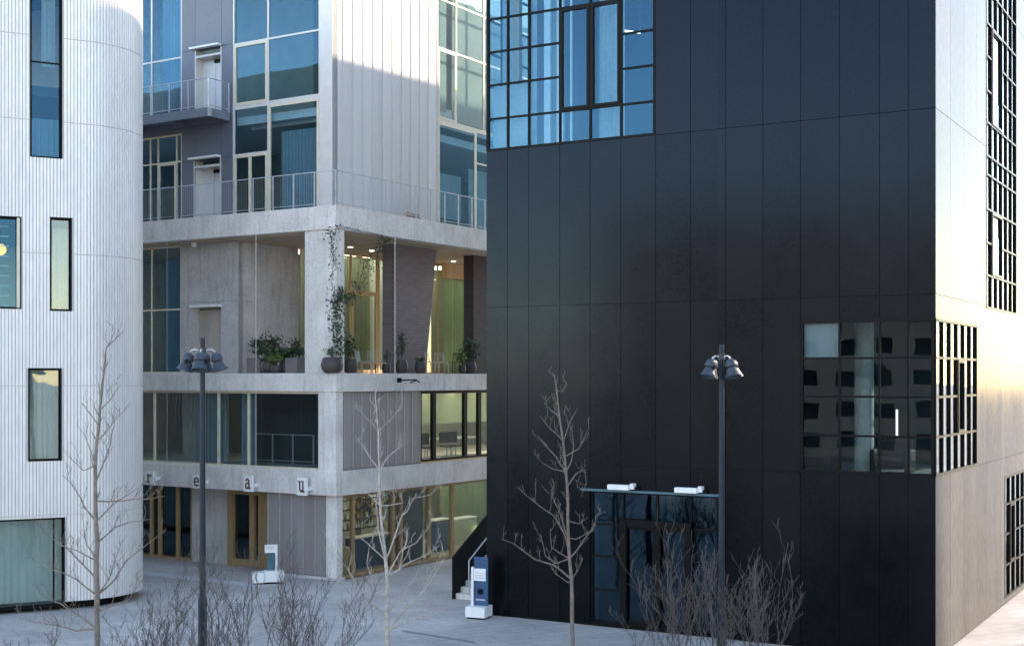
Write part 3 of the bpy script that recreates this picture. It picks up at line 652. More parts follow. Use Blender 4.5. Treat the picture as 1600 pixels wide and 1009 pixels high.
for k in range(5): MB().box(CR, CR.s(532, -3), CR.s(600, -3), -3.3, -3, 1.2 + k * .38, 1.24 + k * .38).build('shelf_board', 'black_metal', sh)
for px in (531, 565, 600): MB().box(CR, CR.s(px, -3), CR.s(px, -3) + .05, -3.3, -3, 0, 2.9).build('upright', 'wood', sh)
rnd = random.Random(5)
for k in range(4):
    for i in range(14):
        if rnd.random() < .35: continue
        a0 = CR.s(534, -3) + i * .17; m = rnd.choice(['navy', 'white_paint', 'wood_light', 'curtain_green', 'letter'])
        q = CR.pt(a0, -3.12, 1.24 + k * .38); MB().lathe(q, (0, 0, 1), [(.04, 0), (.045, .12), (.02, .18), (.018, rnd.uniform(.2, .27))], 8).build('jar', m, sh)
p = CR.pt(CR.s(725, -4.6), -4.6, 0)
gc = curtain(None, CR, CR.s(690, -5), CR.s(765, -5), -5, .05, 2.9, 'curtain_green', seed=21)
single(gc, 'green curtain hanging inside the ground floor room by the stair', 'curtain')
counter(CR.s(529, -1.0), CR.s(549, -1.0), -1.0, .95, 'oak counter right behind the corner of the ground floor glazing', 'wood_light', 'wood_light')
for px, dd, lb in ((571, -2.2, 'left black pendant lamp over the navy counter in the corner shop'), (590, -2.2, 'middle black pendant lamp over the navy counter in the corner shop'), (606, -2.2, 'right black pendant lamp over the navy counter in the corner shop')):
    q = CR.pt(CR.s(px, dd), dd, 2.1); t = thing('pendant_lamp', q, lb, 'lamp', 'pendant lamps in the corner shop')
    MB().lathe(q, (0, 0, 1), [(.19, 0), (.17, .08), (.08, .2), (.03, .24)], 16).build('lamp_shade', 'black_metal', t); MB().tube([(q[0], q[1], 2.33), (q[0], q[1], 2.98)], .008, 4).build('cord', 'black_metal', t)
for k, px in enumerate((560, 598, 690, 722)):
    q = CR.s(px, -5.6); MB().box(CR, q, q + .9, -5.7, -5.6, .9, 2.2).build('wall_board', ['black_metal', 'teal', 'wood_light', 'room_dark'][k], croot)
# desks and chairs in the first-floor office
def office_chair(p, z, label):
    t = thing('office_chair', (p[0], p[1], z), label, 'chair', 'office chairs behind the first floor glazing')
    f = Fr(p, (.8, .6), (.6, -.8))
    MB().box(f, -.23, .23, -.22, .22, z + .45, z + .52).build('seat', 'black_metal', t, bevel=.02)
    MB().box(f, -.22, .22, -.26, -.2, z + .6, z + 1.05).build('backrest', 'black_metal', t, bevel=.02)
    MB().tube([(p[0], p[1], z + .05), (p[0], p[1], z + .45)], .03).build('column', 'steel', t)
    b = MB()
    for k in range(5):
        an = k * 2 * math.pi / 5; b.tube([(p[0], p[1], z + .08), (p[0] + .28 * math.cos(an), p[1] + .28 * math.sin(an), z + .04)], .02, 5)
    b.build('base', 'steel', t)
for px, lb in ((668, 'dark office chair behind the narrow left first floor pane'), (698, 'dark office chair behind the wide first floor pane, left of the desk lamp'), (712, 'dark office chair behind the wide first floor pane, beside the wooden post')):
    q = CR.pt(CR.s(px, -1.3), -1.3, 0); office_chair((q[0], q[1]), F0, lb)
q = CR.pt(CR.s(700, -1.9), -1.9, 0)
dk = thing('desk', (q[0], q[1], F0), 'long pale desk behind the first floor office glazing', 'desk')
MB().box(CR, CR.s(662, -1.9), CR.s(750, -1.9), -2.7, -1.9, F0 + .70, F0 + .74).build('desk_top', 'white_paint', dk)
for px in (664, 705, 747):
    MB().box(CR, CR.s(px, -1.95), CR.s(px, -1.95) + .06, -2.0, -1.94, F0, F0 + .70).build('leg', 'steel', dk)
    MB().box(CR, CR.s(px, -2.6), CR.s(px, -2.6) + .06, -2.65, -2.59, F0, F0 + .70).build('leg', 'steel', dk)
# soffit spotlight
q = CL.pt(cs(303, -.5), -.5, 12.15)
MB().lathe(q, (0, 0, -1), [(.05, -.06), (.09, -.05), (.10, .08), (.06, .1)], 12).build('soffit_spotlight', 'white_paint', croot)

# letter signs on the first concrete band
def stroke(mb, fr, pts, w, d0, d1):
    for (a, b) in zip(pts, pts[1:]):
        a = Vector(a); b = Vector(b); t = (b - a).normalized(); nn = Vector((-t.y, t.x)) * w / 2; a2 = a - t * w * .3; b2 = b + t * w * .3
        mb.fprism(fr, [tuple(a2 + nn), tuple(b2 + nn), tuple(b2 - nn), tuple(a2 - nn)], d0, d1)
LET = {  # x right, y up, cell 0..1
    'r': [[(.12, 0), (.55, 0)], [(.33, 0), (.33, .7)], [(.12, .7), (.33, .7)], [(.33, .45), (.5, .68), (.72, .72), (.85, .6)]],
    'e': [[(.15, .38), (.85, .38)], [(.85, .38), (.8, .62), (.5, .75), (.2, .62), (.12, .36), (.22, .1), (.5, 0), (.82, .1)]],
    'a': [[(.2, .62), (.45, .75), (.7, .62), (.72, .05)], [(.72, .0), (.9, .0)], [(.72, .42), (.4, .42), (.16, .25), (.22, .04), (.45, 0), (.72, .15)]],
    'u': [[(.08, .72), (.25, .72)], [(.25, .72), (.25, .18), (.42, 0), (.7, .12)], [(.56, .72), (.73, .72)], [(.73, .72), (.73, 0)], [(.73, 0), (.92, 0)]]}
words = {'r': 'leftmost on the band', 'e': 'half behind the left street lamp', 'a': 'right of the left street lamp', 'u': 'rightmost on the band'}
for ch, px, y0, y1 in (('r', 233, 737, 757), ('e', 307, 742, 763), ('a', 387, 743, 768), ('u', 471, 746, 774)):
    sd_ = .28; sc_ = CL.s(px, sd_); zt = CL.z(px, y0, sd_); zb = CL.z(px, y1, sd_); hw = .215
    q = CL.pt(sc_, sd_, zb)
    t = thing('letter_sign', q, 'white box sign with dark letter %s, %s' % (ch, words[ch]), 'sign', 'letter signs along the concrete band')
    MB().box(CL, sc_ - hw, sc_ + hw, sd_ - .12, sd_, zb, zt).build('sign_box', 'white_paint', t, bevel=.015)
    lm = MB(); zc = zb + (zt - zb) * .22; hh = (zt - zb) * .78
    for s_ in LET[ch]: stroke(lm, CL, [(sc_ + .15 - x_ * .30, zc + y_ * hh) for x_, y_ in s_], .055, sd_ + .001, sd_ + .012)
    lm.build('letter', 'letter', t)
    MB().box(CL, sc_ - hw - .09, sc_ - hw, .0, sd_ - .04, zb + .18, zb + .30).build('bracket', 'white_paint', t)
# black pivoting bracket on the middle band
sd_ = .2; sA = CR.s(624, .1); q = CR.pt(sA, .1, CR.z(640, 600, .1)); zb = CR.z(640, 594, .1)
t = thing('wall_bracket', q, 'small black swivel bracket fixed to the middle concrete band', 'bracket')
MB().box(CR, sA, sA + .06, .0, .16, zb - .08, zb + .09).build('wall_plate', 'black_metal', t)
MB().tube([CR.pt(sA + .03, .12, zb), CR.pt(sA + .8, .3, zb + .02)], .025).build('arm', 'black_metal', t)
MB().tube([CR.pt(sA + .35, .35, zb - .09), CR.pt(sA + .8, .3, zb + .0), CR.pt(sA + 1.05, .25, zb - .08)], .028).build('head', 'black_metal', t)

# ================================================================ BLACK BUILDING
droot = thing('black_building', (DPt[0] - 3, DPt[1] + 6, 0), 'large building clad in smooth black panels with grid windows, right half', 'building')
DA = DL.s(760); DB = 30.0; DTOP = 26.4
DS_P = DL.pt(DA, 0, 0)[:2]; DS = Fr(DS_P, vR, vL)     # hidden left flank
def dplan(a, b): q = Vector(DPt) + vL * a + vR * b; return (q.x, q.y)
ds = lambda px: DL.s(px)
ZJ = [0.0, 4.61, 9.20, 13.87, 18.50, DTOP]
pxj = [1462, 1419, 1374, 1311.5, 1251, 1192, 1134, 1079, 1024, 970, 922, 874.5, 826, 793, 760]
SJ = [0.0] + [ds(p) for p in pxj[1:-1]] + [DA]
# windows on the left (front) face
z_top0, z_top1 = 13.87, 19.8
tw = (ds(1024), DA, z_top0, z_top1)
cw = (0.0, ds(1251), 4.61, DL.z(1462, 497))
ewz = DL.z(925, 766)
ew = (ds(1122), ds(922), .12, ewz)
holesL = [tw, cw, ew]
wall(DL, .24, DA - .24, .0, DTOP, [(tw[0], DA + 1, tw[2], tw[3]), (-1, cw[1], cw[2], cw[3]), ew], -.30, -.04).build('wall', 'black_metal', droot)
# right face
R_c = DR.s(1526.5)
rw1 = (0.0, R_c, 4.61, cw[3])
st0, st1 = DR.s(1541), DR.s(1588); stz = DR.z(1541, 482)
rw2 = (st0, st1, stz, 21.0)
lw0 = DR.s(1570); lw_ = (lw0, lw0 + 5.2, .2, DR.z(1570, 744))
holesR = [(-1, R_c, rw1[2], rw1[3]), rw2, lw_]
wall(DR, .05, DB, 0, DTOP, holesR, -.30, -.04).build('wall', 'black_metal', droot)
holesS = [(-1, 2.6, tw[2], tw[3])]
wall(DS, .05, DB, 0, DTOP, holesS, -.30, -.0).build('wall', 'poly', droot)
MB().prism([dplan(.3, .3), dplan(DA - .3, .3), dplan(DA - .3, DB), dplan(.3, DB)], DTOP - .4, DTOP - .1).build('roof', 'black_metal', droot)
MB().prism([dplan(DA - 6, 5), dplan(DA - .2, 5), dplan(DA - .2, 15.5), dplan(DA - 6, 15.5)], DTOP - .1, DTOP + 2.4).build('rooftop_shade_block', 'black_clad', droot)  # unseen block added to shade the top of the white building
for zf in (4.58, 9.1, 13.80, 19.9):
    MB().prism([dplan(.31, .31), dplan(DA - .31, .31), dplan(DA - .31, DB), dplan(.31, DB)], zf - .35, zf).build('floor_slab', 'room', droot)
for zf, zt in ((0, 4.23), (4.58, 8.75), (9.1, 13.45), (13.8, 19.5)):
    MB().box(DL, .31, DA - .31, -9.2, -9, zf, zt).build('core_wall', 'room_dark', droot)
    MB().box(DR, 5.6, 5.8, -8, -.31, zf, zt).build('core_wall', 'room_dark', droot) if zf > 1 else None
def panels(fr, SJ, ZJ, holes, m='black_clad', rootname='cladding_panel', gap=.007, left_ext=0):
    for i in range(len(SJ) - 1):
        for j in range(len(ZJ) - 1):
            a0, a1, p, q = SJ[i] + gap, SJ[i + 1] - gap, ZJ[j] + gap, ZJ[j + 1] - gap
            if j == 0: p = ZJ[0] + .06
            mb = wall(fr, a0, a1, p, q, [(h[0] - .001, h[1] + .001, h[2], h[3]) for h in holes], -.038, .0)
            for k in range(0, len(mb.v), 8): MB().hexa(mb.v[k:k + 8]).build(rootname, m, droot)
panels(DL, SJ, ZJ, holesL)
SJR = [0.0, .8] + [.8 + 1.0 * i for i in range(1, 27)]
SJR = [0, 1.7, 3.4, R_c, st0, 8.9, st1] + [st1 + 1.75 * i for i in range(1, 10)]
panels(DR, SJR, ZJ, [(-1, R_c, rw1[2], rw1[3]), rw2, lw_], 'side_clad_lit')
MB().box(DL, DA - .31, DA - .003, -.0485, -.0388, .0, 13.8).build('corner_flashing', 'black_metal', droot)
# top-left corner window, both faces
rowsT = [14.83, 15.84, 16.83, 17.82, 18.82]
colsT = [ds(p) for p in (970, 922, 874.5, 826, 793)]
xT = window(droot, DL, tw[0], DA, z_top0, z_top1, .01, cols=colsT, rows=rowsT, fw=.07, bar=.055, depth=.10, mg='glass', casements=[(1, 2, 1, 4), (2, 3, 1, 4)])
window(droot, DS, .0, 2.6, z_top0, z_top1, .0, cols=[.85, 1.7], rows=rowsT, fw=.07, bar=.055, depth=.09, mg='glass')
curtain(xT, DL, ds(965), ds(925), -.5, 13.85, 19.4, 'curtain', seed=31, wl=.12)
curtain(xT, DL, ds(860), ds(835), -.9, 13.85, 19.4, 'curtain', seed=32, wl=.12)
MB().box(DL, ds(822), ds(763), -.34, -.30, 13.9, 15.84).build('roller_blind', 'curtain', xT)
for pa, pb in ((846, 836), (866, 856), (880, 877)): MB().box(DL, ds(pa), ds(pb), -.62, -.55, 13.85, 19.4).build('blind_strip', 'white_paint', xT)
MB().box(DL, DL.s(811, -1.2), DL.s(801, -1.2), -1.4, -1.2, 13.85, 19.4).build('timber_post', 'wood_light', xT)
curtain(xT, DS, .3, .9, -.4, 13.85, 19.4, 'curtain', seed=33, wl=.12)
# light tube in that room
s0_, s1_ = DL.s(945, -2), DL.s(1000, -3)
a_ = DL.pt(s0_, -2, DL.z(945, 45, -2)); b_ = DL.pt(s1_, -3, DL.z(1000, 78, -3))
lt = thing('light_tube', a_, 'white fluorescent light tube hanging behind the top left grid window', 'light')
b_ = (b_[0], b_[1], a_[2] + 0)
MB().tube([a_, b_], .03, 8).build('tube', 'tube', lt)
MB().tube([a_, (a_[0], a_[1], 19.5)], .006, 4).build('wire', 'steel', lt); MB().tube([b_, (b_[0], b_[1], 19.5)], .006, 4).build('wire', 'steel', lt)
# lower right corner window
zc_ = lambda y: DL.z(1462, y)
rowsC = [zc_(683.5), zc_(620.5), zc_(558.5)]
xC = window(droot, DL, .04, cw[1], cw[2], cw[3], .01, cols=[ds(p) for p in (1419, 1374, 1311.5)], rows=rowsC, fw=.07, bar=.055, depth=.10, mg='glass_w')
nC = 6; colsR = [R_c * i / nC for i in range(1, nC)]
xR = window(droot, DR, .012, R_c, cw[2], cw[3], .012, cols=colsR, rows=rowsC, fw=.07, bar=.06, depth=.12, mg='glass', casements=[(3, 4, 1, 3)])
MB().box(DL, ds(1309), ds(1254), -.16, -.13, DL.z(1252, 558), DL.z(1252, 502)).build('roller_blind', 'white_paint', xC)
q = DL.pt(DL.s(1350, -1.6), -1.6, 0)
MB().tube([(q[0], q[1], 4.6), (q[0], q[1], 8.75)], .26, 20).build('column', 'concrete', droot)
for px, z0, z1 in ((1401, 640, 680),):
    s_ = DL.s(px, -2.5); MB().box(DL, s_ - .018, s_ + .018, -2.56, -2.5, DL.z(px, z1, -2.5), DL.z(px, z0, -2.5)).build('wall_light', 'tube', droot)
# things on the room's floor
for px, dd, lb in ((1275, -1.2, 'dark armchair behind the lower left pane of the corner window'), (1395, -1.5, 'dark armchair inside the corner window, right of the round column')):
    s_ = DL.s(px, dd); q = DL.pt(s_, dd, 4.58); t = thing('armchair', q, lb, 'armchair', 'armchairs in the corner window')
    MB().box(DL, s_ - .4, s_ + .4, dd - .4, dd + .4, 4.7, 5.0).build('seat', 'pot', t, bevel=.05); MB().box(DL, s_ - .4, s_ + .4, dd - .55, dd - .4, 4.7, 5.45).build('backrest', 'pot', t, bevel=.05)
    for k in (-1, 1): MB().box(DL, s_ + k * .45 - .06, s_ + k * .45 + .06, dd - .4, dd + .4, 4.6, 5.2).build('armrest', 'pot', t, bevel=.04)
# strip window on the right face
rowsS = []
for y in (429, 378, 325, 271, 241, 189, 139, 85, 33, -20, -72, -125): rowsS.append(DR.z(1541, y))
ns = 6; colsS = [st0 + (st1 - st0) * i / ns for i in range(1, ns)]
xS = window(droot, DR, st0, st1, stz, 21.0, .012, cols=colsS, rows=[z for z in rowsS if z < 20.7], fw=.07, bar=.06, depth=.12, mg='glass', casements=[(1, 3, 1, 3), (1, 3, 6, 9)], mcas='black_metal')
colsQ = [lw0 + 5.2 * i / 6 for i in range(1, 6)]
xQ = window(droot, DR, lw_[0], lw_[1], lw_[2], lw_[3], .012, cols=colsQ, rows=[DR.z(1570, 884), DR.z(1570, 836), DR.z(1570, 789)], fw=.07, bar=.06, depth=.12, mg='glass', casements=[(1, 2, 1, 3)])
for wv, a0, a1, z0, z1 in ((xS, st0, st1, stz, 21), (xR, .3, R_c, cw[2], cw[3]), (xQ, lw_[0], lw_[1], lw_[2], lw_[3])): pass
# entrance
xe = window(droot, DL, ew[0], ew[1], ew[2], ew[3], -.06, cols=[ds(1078), ds(1025), ds(972)], rows=[DL.z(925, 920), DL.z(925, 868), DL.z(925, 818)], fw=.06, bar=.06, depth=.10, mg='glass_d', casements=[(1, 2, 0, 3), (2, 3, 0, 3)])
e0_, e1_, ze = ds(1080), ds(969), DL.z(1025, 820)
fr_m = MB(); fr_m.box(DL, e0_, e0_ + .2, -.05, .03, .06, ze + .12); fr_m.box(DL, e1_ - .2, e1_, -.05, .03, .06, ze + .12); fr_m.box(DL, e0_ + .2, e1_ - .2, -.05, .03, ze - .12, ze + .12)
fr_m.build('door_surround', 'black_metal', xe, bevel=.02)
MB().box(DL, ds(1026) - .1, ds(1026) + .1, -.052, .025, .06, ze - .121).build('door_stile', 'black_metal', xe)
MB().box(DL, ds(925), ds(925) - .07, -.3, -.2, .15, ewz - .2).build('curtain_edge', 'curtain', xe)
MB().box(DL, ew[0] - .1, ew[1] + .25, -.0, .14, ewz, ewz + .06).build('canopy', 'teal', droot)
for px, lb in ((972, 'white floodlight on the left of the strip above the black entrance'), (1077, 'white floodlight on the right of the strip above the black entrance')):
    s_ = ds(px); q = DL.pt(s_, .05, ewz + .06); t = thing('floodlight', q, lb, 'floodlight', 'floodlights above the entrance')
    MB().fprism(DL, [(s_ - .33, ewz + .07), (s_ + .33, ewz + .07), (s_ + .33, ewz + .22), (s_ - .33, ewz + .22)], .12, .3).build('housing', 'white_paint', t, bevel=.02)
    MB().box(DL, s_ - .44, s_ - .331, .01, .2, ewz + .10, ewz + .26).build('bracket', 'white_paint', t)
    MB().box(DL, s_ - .55, s_ + .55, .0, .11, ewz + .062, ewz + .16).build('rail', 'black_metal', t)

# ---- black stair by the hidden flank
SB = Vector((-1.93, 43.2)); SF = Fr(SB, vR, vL)
stair = thing('staircase', (SB.x + .5, SB.y + .5, 0), 'small outdoor staircase with black side wall at the left edge of the black building', 'staircase')
MB().fprism(SF, [(0, 0), (0, 1.34), (2.6, 2.75), (2.6, 0)], -.08, 0).build('side_wall', 'black_metal', stair)
gapw = 2.3
for i in range(9):
    MB().box(SF, .1 + i * .3, .1 + (i + 1) * .3 + (.0 if i < 8 else 1), -gapw, -.081, .0 if i == 0 else .17 * i - .02, .17 * (i + 1)).build('step', 'concrete', stair)
for off in (-.55, ):
    pp = [SF.pt(.15, off, .1), SF.pt(.15, off, 1.25), SF.pt(2.6, off, 2.6)]
    MB().tube(pp, .025, 8).build('handrail', 'steel', stair)
    MB().tube([SF.pt(1.5, off, .8), SF.pt(1.5, off, 1.98)], .022, 8).build('rail_post', 'steel', stair)

# ---- wayfinding stands
def stand(fr, P0, ph, lab, flip, board='navy'):
    t = thing('information_stand', P0, lab, 'sign', 'white based information stands')
    pb = MB(); pb.box(fr, -.3, .3, -.75, 0, .06, .40); pb.build('plinth', 'white_paint', t, bevel=.01)
    b2 = MB(); b2.box(fr, -.24, .24, -.7, -.06, 0, .059); b2.build('plinth_foot', 'black_metal', t)
    k = -1 if flip else 1
    MB().box(fr, -.06 * k, .0, -.55, -.1, .40, .40 + ph).build('board', board, t)
    MB().box(fr, .001 * k, .06 * k, -.12, -.04, .40, .40 + ph * .82).build('post', 'white_paint', t)
    MB().box(fr, .002 * k, .03 * k, -.47, -.13, .40 + ph * .55, .40 + ph * .80).build('sign_plate', 'white_paint', t)
    for i in range(3): MB().box(fr, .031 * k, .034 * k, -.43, -.18, .40 + ph * (.60 + i * .055), .40 + ph * (.62 + i * .055)).build('text_line', 'steel', t)
    MB().lathe(fr.pt(.04 * k if k > 0 else .04 * k, -.36, .40 + ph * .32), (fr.u.x * k, fr.u.y * k, 0), [(.0, -.04), (.07, -.04), (.07, .0), (0, .0)], 12).build('lock', 'black_metal', t)
# right-hand stand
k2 = 39.4; P2 = ((757 - 800) / FPX * k2, k2)
f2 = Fr(P2, (.55, -.35), (-.15, -1)); f2 = Fr(P2, Vector((.60, .25)), Vector((.25, -.60)))
t = thing('information_stand', (P2[0], P2[1], 0), 'blue board with white plate on a white plinth at the corner of the black building', 'sign', 'information stands on white plinths')
f2 = Fr(P2, (-.93, .37), (-.37, -.93))       # u to the left-back, n toward the camera-left
MB().box(f2, .0, .62, -.62, 0, .05, .36).build('plinth', 'white_paint', t, bevel=.01)
MB().box(f2, .05, .57, -.57, -.05, 0, .049).build('plinth_foot', 'black_metal', t)
MB().box(f2, .02, .46, -.34, -.30, .362, 1.80).build('board', 'navy', t)
MB().box(f2, .465, .53, -.36, -.24, .362, 1.50).build('post', 'white_paint', t)
MB().box(f2, .08, .464, -.298, -.27, 1.10, 1.46).build('sign_plate', 'white_paint', t)
MB().lathe(f2.pt(.26, -.30, .78), (f2.n.x, f2.n.y, 0), [(0, 0), (.09, 0), (.08, .05), (0, .05)], 14).build('lock', 'black_metal', t)
MB().box(f2, .10, .40, -.299, -.292, .52, .56).build('text_line', 'steel', t)
for k in range(3): MB().box(f2, .12, .42, -.269, -.266, 1.18 + k * .07, 1.20 + k * .07).build('text_line', 'steel', t)
# left-hand stand
k1 = 46.2; P1 = ((413 - 800) / FPX * k1, k1); f1 = Fr(P1, (1, .22), (.22, -1))
t = thing('information_stand', (P1[0], P1[1], 0), 'white frame with dark board on a white plinth before the grey panelled ground floor', 'sign', 'information stands on white plinths')
MB().box(f1, -.40, .0, -.5, -.0, .05, .40).build('plinth', 'white_paint', t, bevel=.01)
MB().box(f1, .001, .66, -.5, -.06, .06, .44).build('plinth', 'white_paint', t, bevel=.01)
MB().box(f1, -.35, .60, -.45, -.08, 0, .049).build('plinth_foot', 'black_metal', t)
MB().box(f1, .38, .45, -.24, -.16, .441, 1.34).build('post', 'white_paint', t)
MB().box(f1, .02, .379, -.22, -.18, 1.06, 1.34).build('sign_plate', 'white_paint', t)
for i in range(2): MB().box(f1, .06, .33, -.179, -.176, 1.20 + i * .06, 1.225 + i * .06).build('text_line', 'steel', t)
MB().box(f1, .1, .36, -.34, -.30, .44, 1.04).build('board', 'teal', t)

# ================================================================ STREET LAMPS
def head(root, P, an, z, s=1.0):
    dx, dy = math.sin(an), -math.cos(an)
    def q(r_, zz): return (P[0] + dx * r_, P[1] + dy * r_, zz)
    h = MB(); 
    pts = [q(.05, z - .30), q(.11, z - .265), q(.19, z - .255), q(.26, z - .29), q(.29, z - .36)]
    arm = h.tube(pts, .013, 8).build('arm', 'pale_metal', root)
    ax = Vector((dx * .30, dy * .30, -1)).normalized()
    c1 = Vector(q(.28, z - .34)); cap = MB().lathe(c1, ax, [(.02, -.02), (.06, -.005), (.10, .03), (.125, .085), (.135, .15), (.125, .175), (.085, .185)], 20).build('lamp_cap', 'lamp_metal', arm)
    c2 = c1 + ax * .185
    MB().lathe(c2, ax, [(.07, -.012), (.095, .0), (.115, .03), (.135, .09), (.16, .15), (.185, .20), (.19, .215), (.172, .217), (.10, .12)], 20).build('lamp_shade', 'lamp_metal', arm)
    MB().tube([c1 + Vector((-dy, dx, 0)) * .13 + ax * .14, c2 + Vector((-dy, dx, 0)) * .13 + ax * .06], .02, 6).build('hinge', 'black_metal', arm)
    MB().box(Fr((c1.x + dx * .11, c1.y + dy * .11), (-dy, dx), (dx, dy)), -.035, .035, -.02, .05, c1.z - .30, c1.z - .17).build('gear_box', 'black_metal', arm)
def lamp(px, D, top, rot, label):
    P = ((px - 800) / FPX * D, D); z = H + (590 - top) / FPX * D
    t = thing('street_lamp', (P[0], P[1], 0), label, 'street lamp', 'street lamps on the plaza')
    MB().tube([(P[0], P[1], 0), (P[0], P[1], 2.2), (P[0], P[1], 2.2), (P[0], P[1], z - .3), (P[0], P[1], z)], [.10, .10, .072, .058, .056], 16).build('pole', 'pole', t)
    MB().tube([(P[0], P[1], 0.0), (P[0], P[1], .04)], .2, 16).build('base_plate', 'pole', t)
    MB().tube([(P[0], P[1], z - .34), (P[0], P[1], z - .22)], .085, 12).build('collar', 'lamp_metal', t)
    for k in range(4): head(t, P, R(rot + 90 * k), z)
lamp(316.5, 30, 528, 3, 'dark street lamp with four drooping bell heads before the concrete building')
lamp(1127.5, 30, 538, 32, 'dark street lamp with four drooping bell heads before the black facade')

# ================================================================ TREES AND SHRUBS
def twigs(mb, pts, rad, rnd, count, ln, k=4, depth=0):
    """short curving twigs off a limb polyline"""
    pts = [Vector(p) for p in pts]; seg = [(pts[i + 1] - pts[i]).length for i in range(len(pts) - 1)]; tot = sum(seg)
    if tot < .05: return
    for c in range(count):
        t = tot * (.2 + .8 * (c + rnd.random()) / count); i = 0
        while i < len(seg) - 1 and t > seg[i]: t -= seg[i]; i += 1
        t = min(t / seg[i], 1); p = pts[i].lerp(pts[i + 1], t); dr = (pts[i + 1] - pts[i]).normalized()
        r0 = (rad[i] * (1 - t) + rad[i + 1] * t) * .6
        side = Vector((rnd.uniform(-1, 1), rnd.uniform(-1, 1), rnd.uniform(-.1, .6))).normalized()
        v = (dr * .7 + side * .8 + Vector((0, 0, .35))).normalized(); L_ = ln * rnd.uniform(.4, 1.15); q = [p]; n = 4
        for j in range(n):
            v = (v + Vector((rnd.uniform(-.35, .35), rnd.uniform(-.35, .35), rnd.uniform(-.1, .35)))).normalized(); q.append(q[-1] + v * L_ / n)
        rr = [max(.0045, r0 * (1 - j / (n + .6))) for j in range(n + 1)]
        mb.tube(q, rr, 4, cap=False)
        if depth > 0: twigs(mb, q, rr, rnd, 2 + int(rnd.random() * 2), ln * .5, k, depth - 1)
def tree(name, D, trunk, tr_r, limbs, label, seed, tw=5, tl=.55, group='young bare trees on the plaza', mat='bark'):
    rnd = random.Random(seed)
    def P(px, py, y): return Vector(((px - 800) / FPX * y, y, H + (590 - py) / FPX * y))
    tp = [P(a, b, D) for a, b in trunk]; base = Vector((tp[0].x, tp[0].y, 0))
    t = thing(name, (base.x, base.y, 0), label, 'tree', group)
    pts = [base] + tp; n = len(pts); rr = [.76 * tr_r[0] + (tr_r[1] - .76 * tr_r[0]) * (i / (n - 1)) ** .8 for i in range(n)]
    # small irregular kinks
    fine = [pts[0]]; fr_ = [rr[0]]
    for i in range(n - 1):
        m_ = max(1, int((pts[i + 1] - pts[i]).length / .35))
        for j in range(1, m_ + 1):
            q = pts[i].lerp(pts[i + 1], j / m_); 
            if j < m_: q = q + Vector((rnd.uniform(-.012, .012), rnd.uniform(-.03, .03), 0))
            fine.append(q); fr_.append(rr[i] + (rr[i + 1] - rr[i]) * j / m_)
    MB().tube(fine, fr_, 8).build('trunk', mat, t)
    def near(px, py):
        return min(range(len(fine)), key=lambda i: ((fine[i].x / fine[i].y * FPX + 800 - px) ** 2 + (590 - (fine[i].z - H) / fine[i].y * FPX - py) ** 2))
    for lb in limbs:
        i = near(*lb[0]); st = fine[i]; sl = rnd.uniform(-.75, .75); pl_ = [st]; x0 = lb[0][0]
        for j in range(1, len(lb)):
            px, py = lb[j]; dist = math.hypot(px - lb[0][0], py - lb[0][1]) / FPX * D
            y = D + sl * dist + rnd.uniform(-.04, .04); pl_.append(P(px, py, y))
        # subdivide with kinks
        q = [pl_[0]]
        for a, b in zip(pl_, pl_[1:]):
            m_ = max(1, int((b - a).length / .22))
            for j in range(1, m_ + 1): q.append(a.lerp(b, j / m_) + (Vector((rnd.uniform(-.02, .02), rnd.uniform(-.03, .03), rnd.uniform(-.02, .02))) if j < m_ else Vector((0, 0, 0))))
        L_ = sum((b - a).length for a, b in zip(q, q[1:])); r0 = min(fr_[i] * .6, .008 + .0075 * L_ + .002); rq = [r0 + (.005 - r0) * (j / (len(q) - 1)) ** .9 for j in range(len(q))]
        mb = MB(); mb.tube(q, rq, 5); twigs(mb, q, rq, rnd, max(2, int(tw * L_)), tl, depth=1); mb.build('branch', mat, t, fix=False)
    mb = MB(); twigs(mb, fine[len(fine) // 3:], fr_[len(fine) // 3:], rnd, 16, tl * .8, depth=1); mb.build('branch', mat, t, fix=False)
tree('bare_tree', 33.0, [(895, 1009), (893, 905), (888, 840), (886, 760), (880, 690), (874, 650), (870, 610), (866, 585)], (.085, .010), [
    [(893, 910), (888, 910), (867, 895), (858, 880)], [(893, 896), (865, 882), (835, 873), (801, 848), (784, 842)], [(892, 885), (868, 880), (852, 868), (844, 835)],
    [(890, 862), (884, 839), (865, 805), (835, 784), (814, 767)], [(888, 838), (880, 818), (861, 767), (869, 752)], [(886, 742), (865, 733), (846, 722)],
    [(884, 735), (859, 703), (840, 680)], [(878, 688), (874, 682), (858, 668), (844, 650)], [(874, 655), (860, 640), (850, 629)], [(880, 680), (890, 660), (903, 637)],
    [(888, 745), (893, 720), (896, 690), (893, 665)], [(893, 710), (905, 700), (920, 669)], [(886, 752), (900, 740), (914, 733), (916, 755), (908, 776)],
    [(889, 822), (905, 818), (918, 808)], [(892, 866), (912, 843), (929, 823), (931, 806), (946, 799)], [(893, 900), (902, 892), (911, 872)], [(890, 850), (900, 842), (930, 828)],
    [(870, 625), (880, 612), (886, 600)], [(888, 860), (862, 855), (860, 825)]], 'slender bare tree with bright twigs before the black facade', 3, tw=3.2, tl=.42)
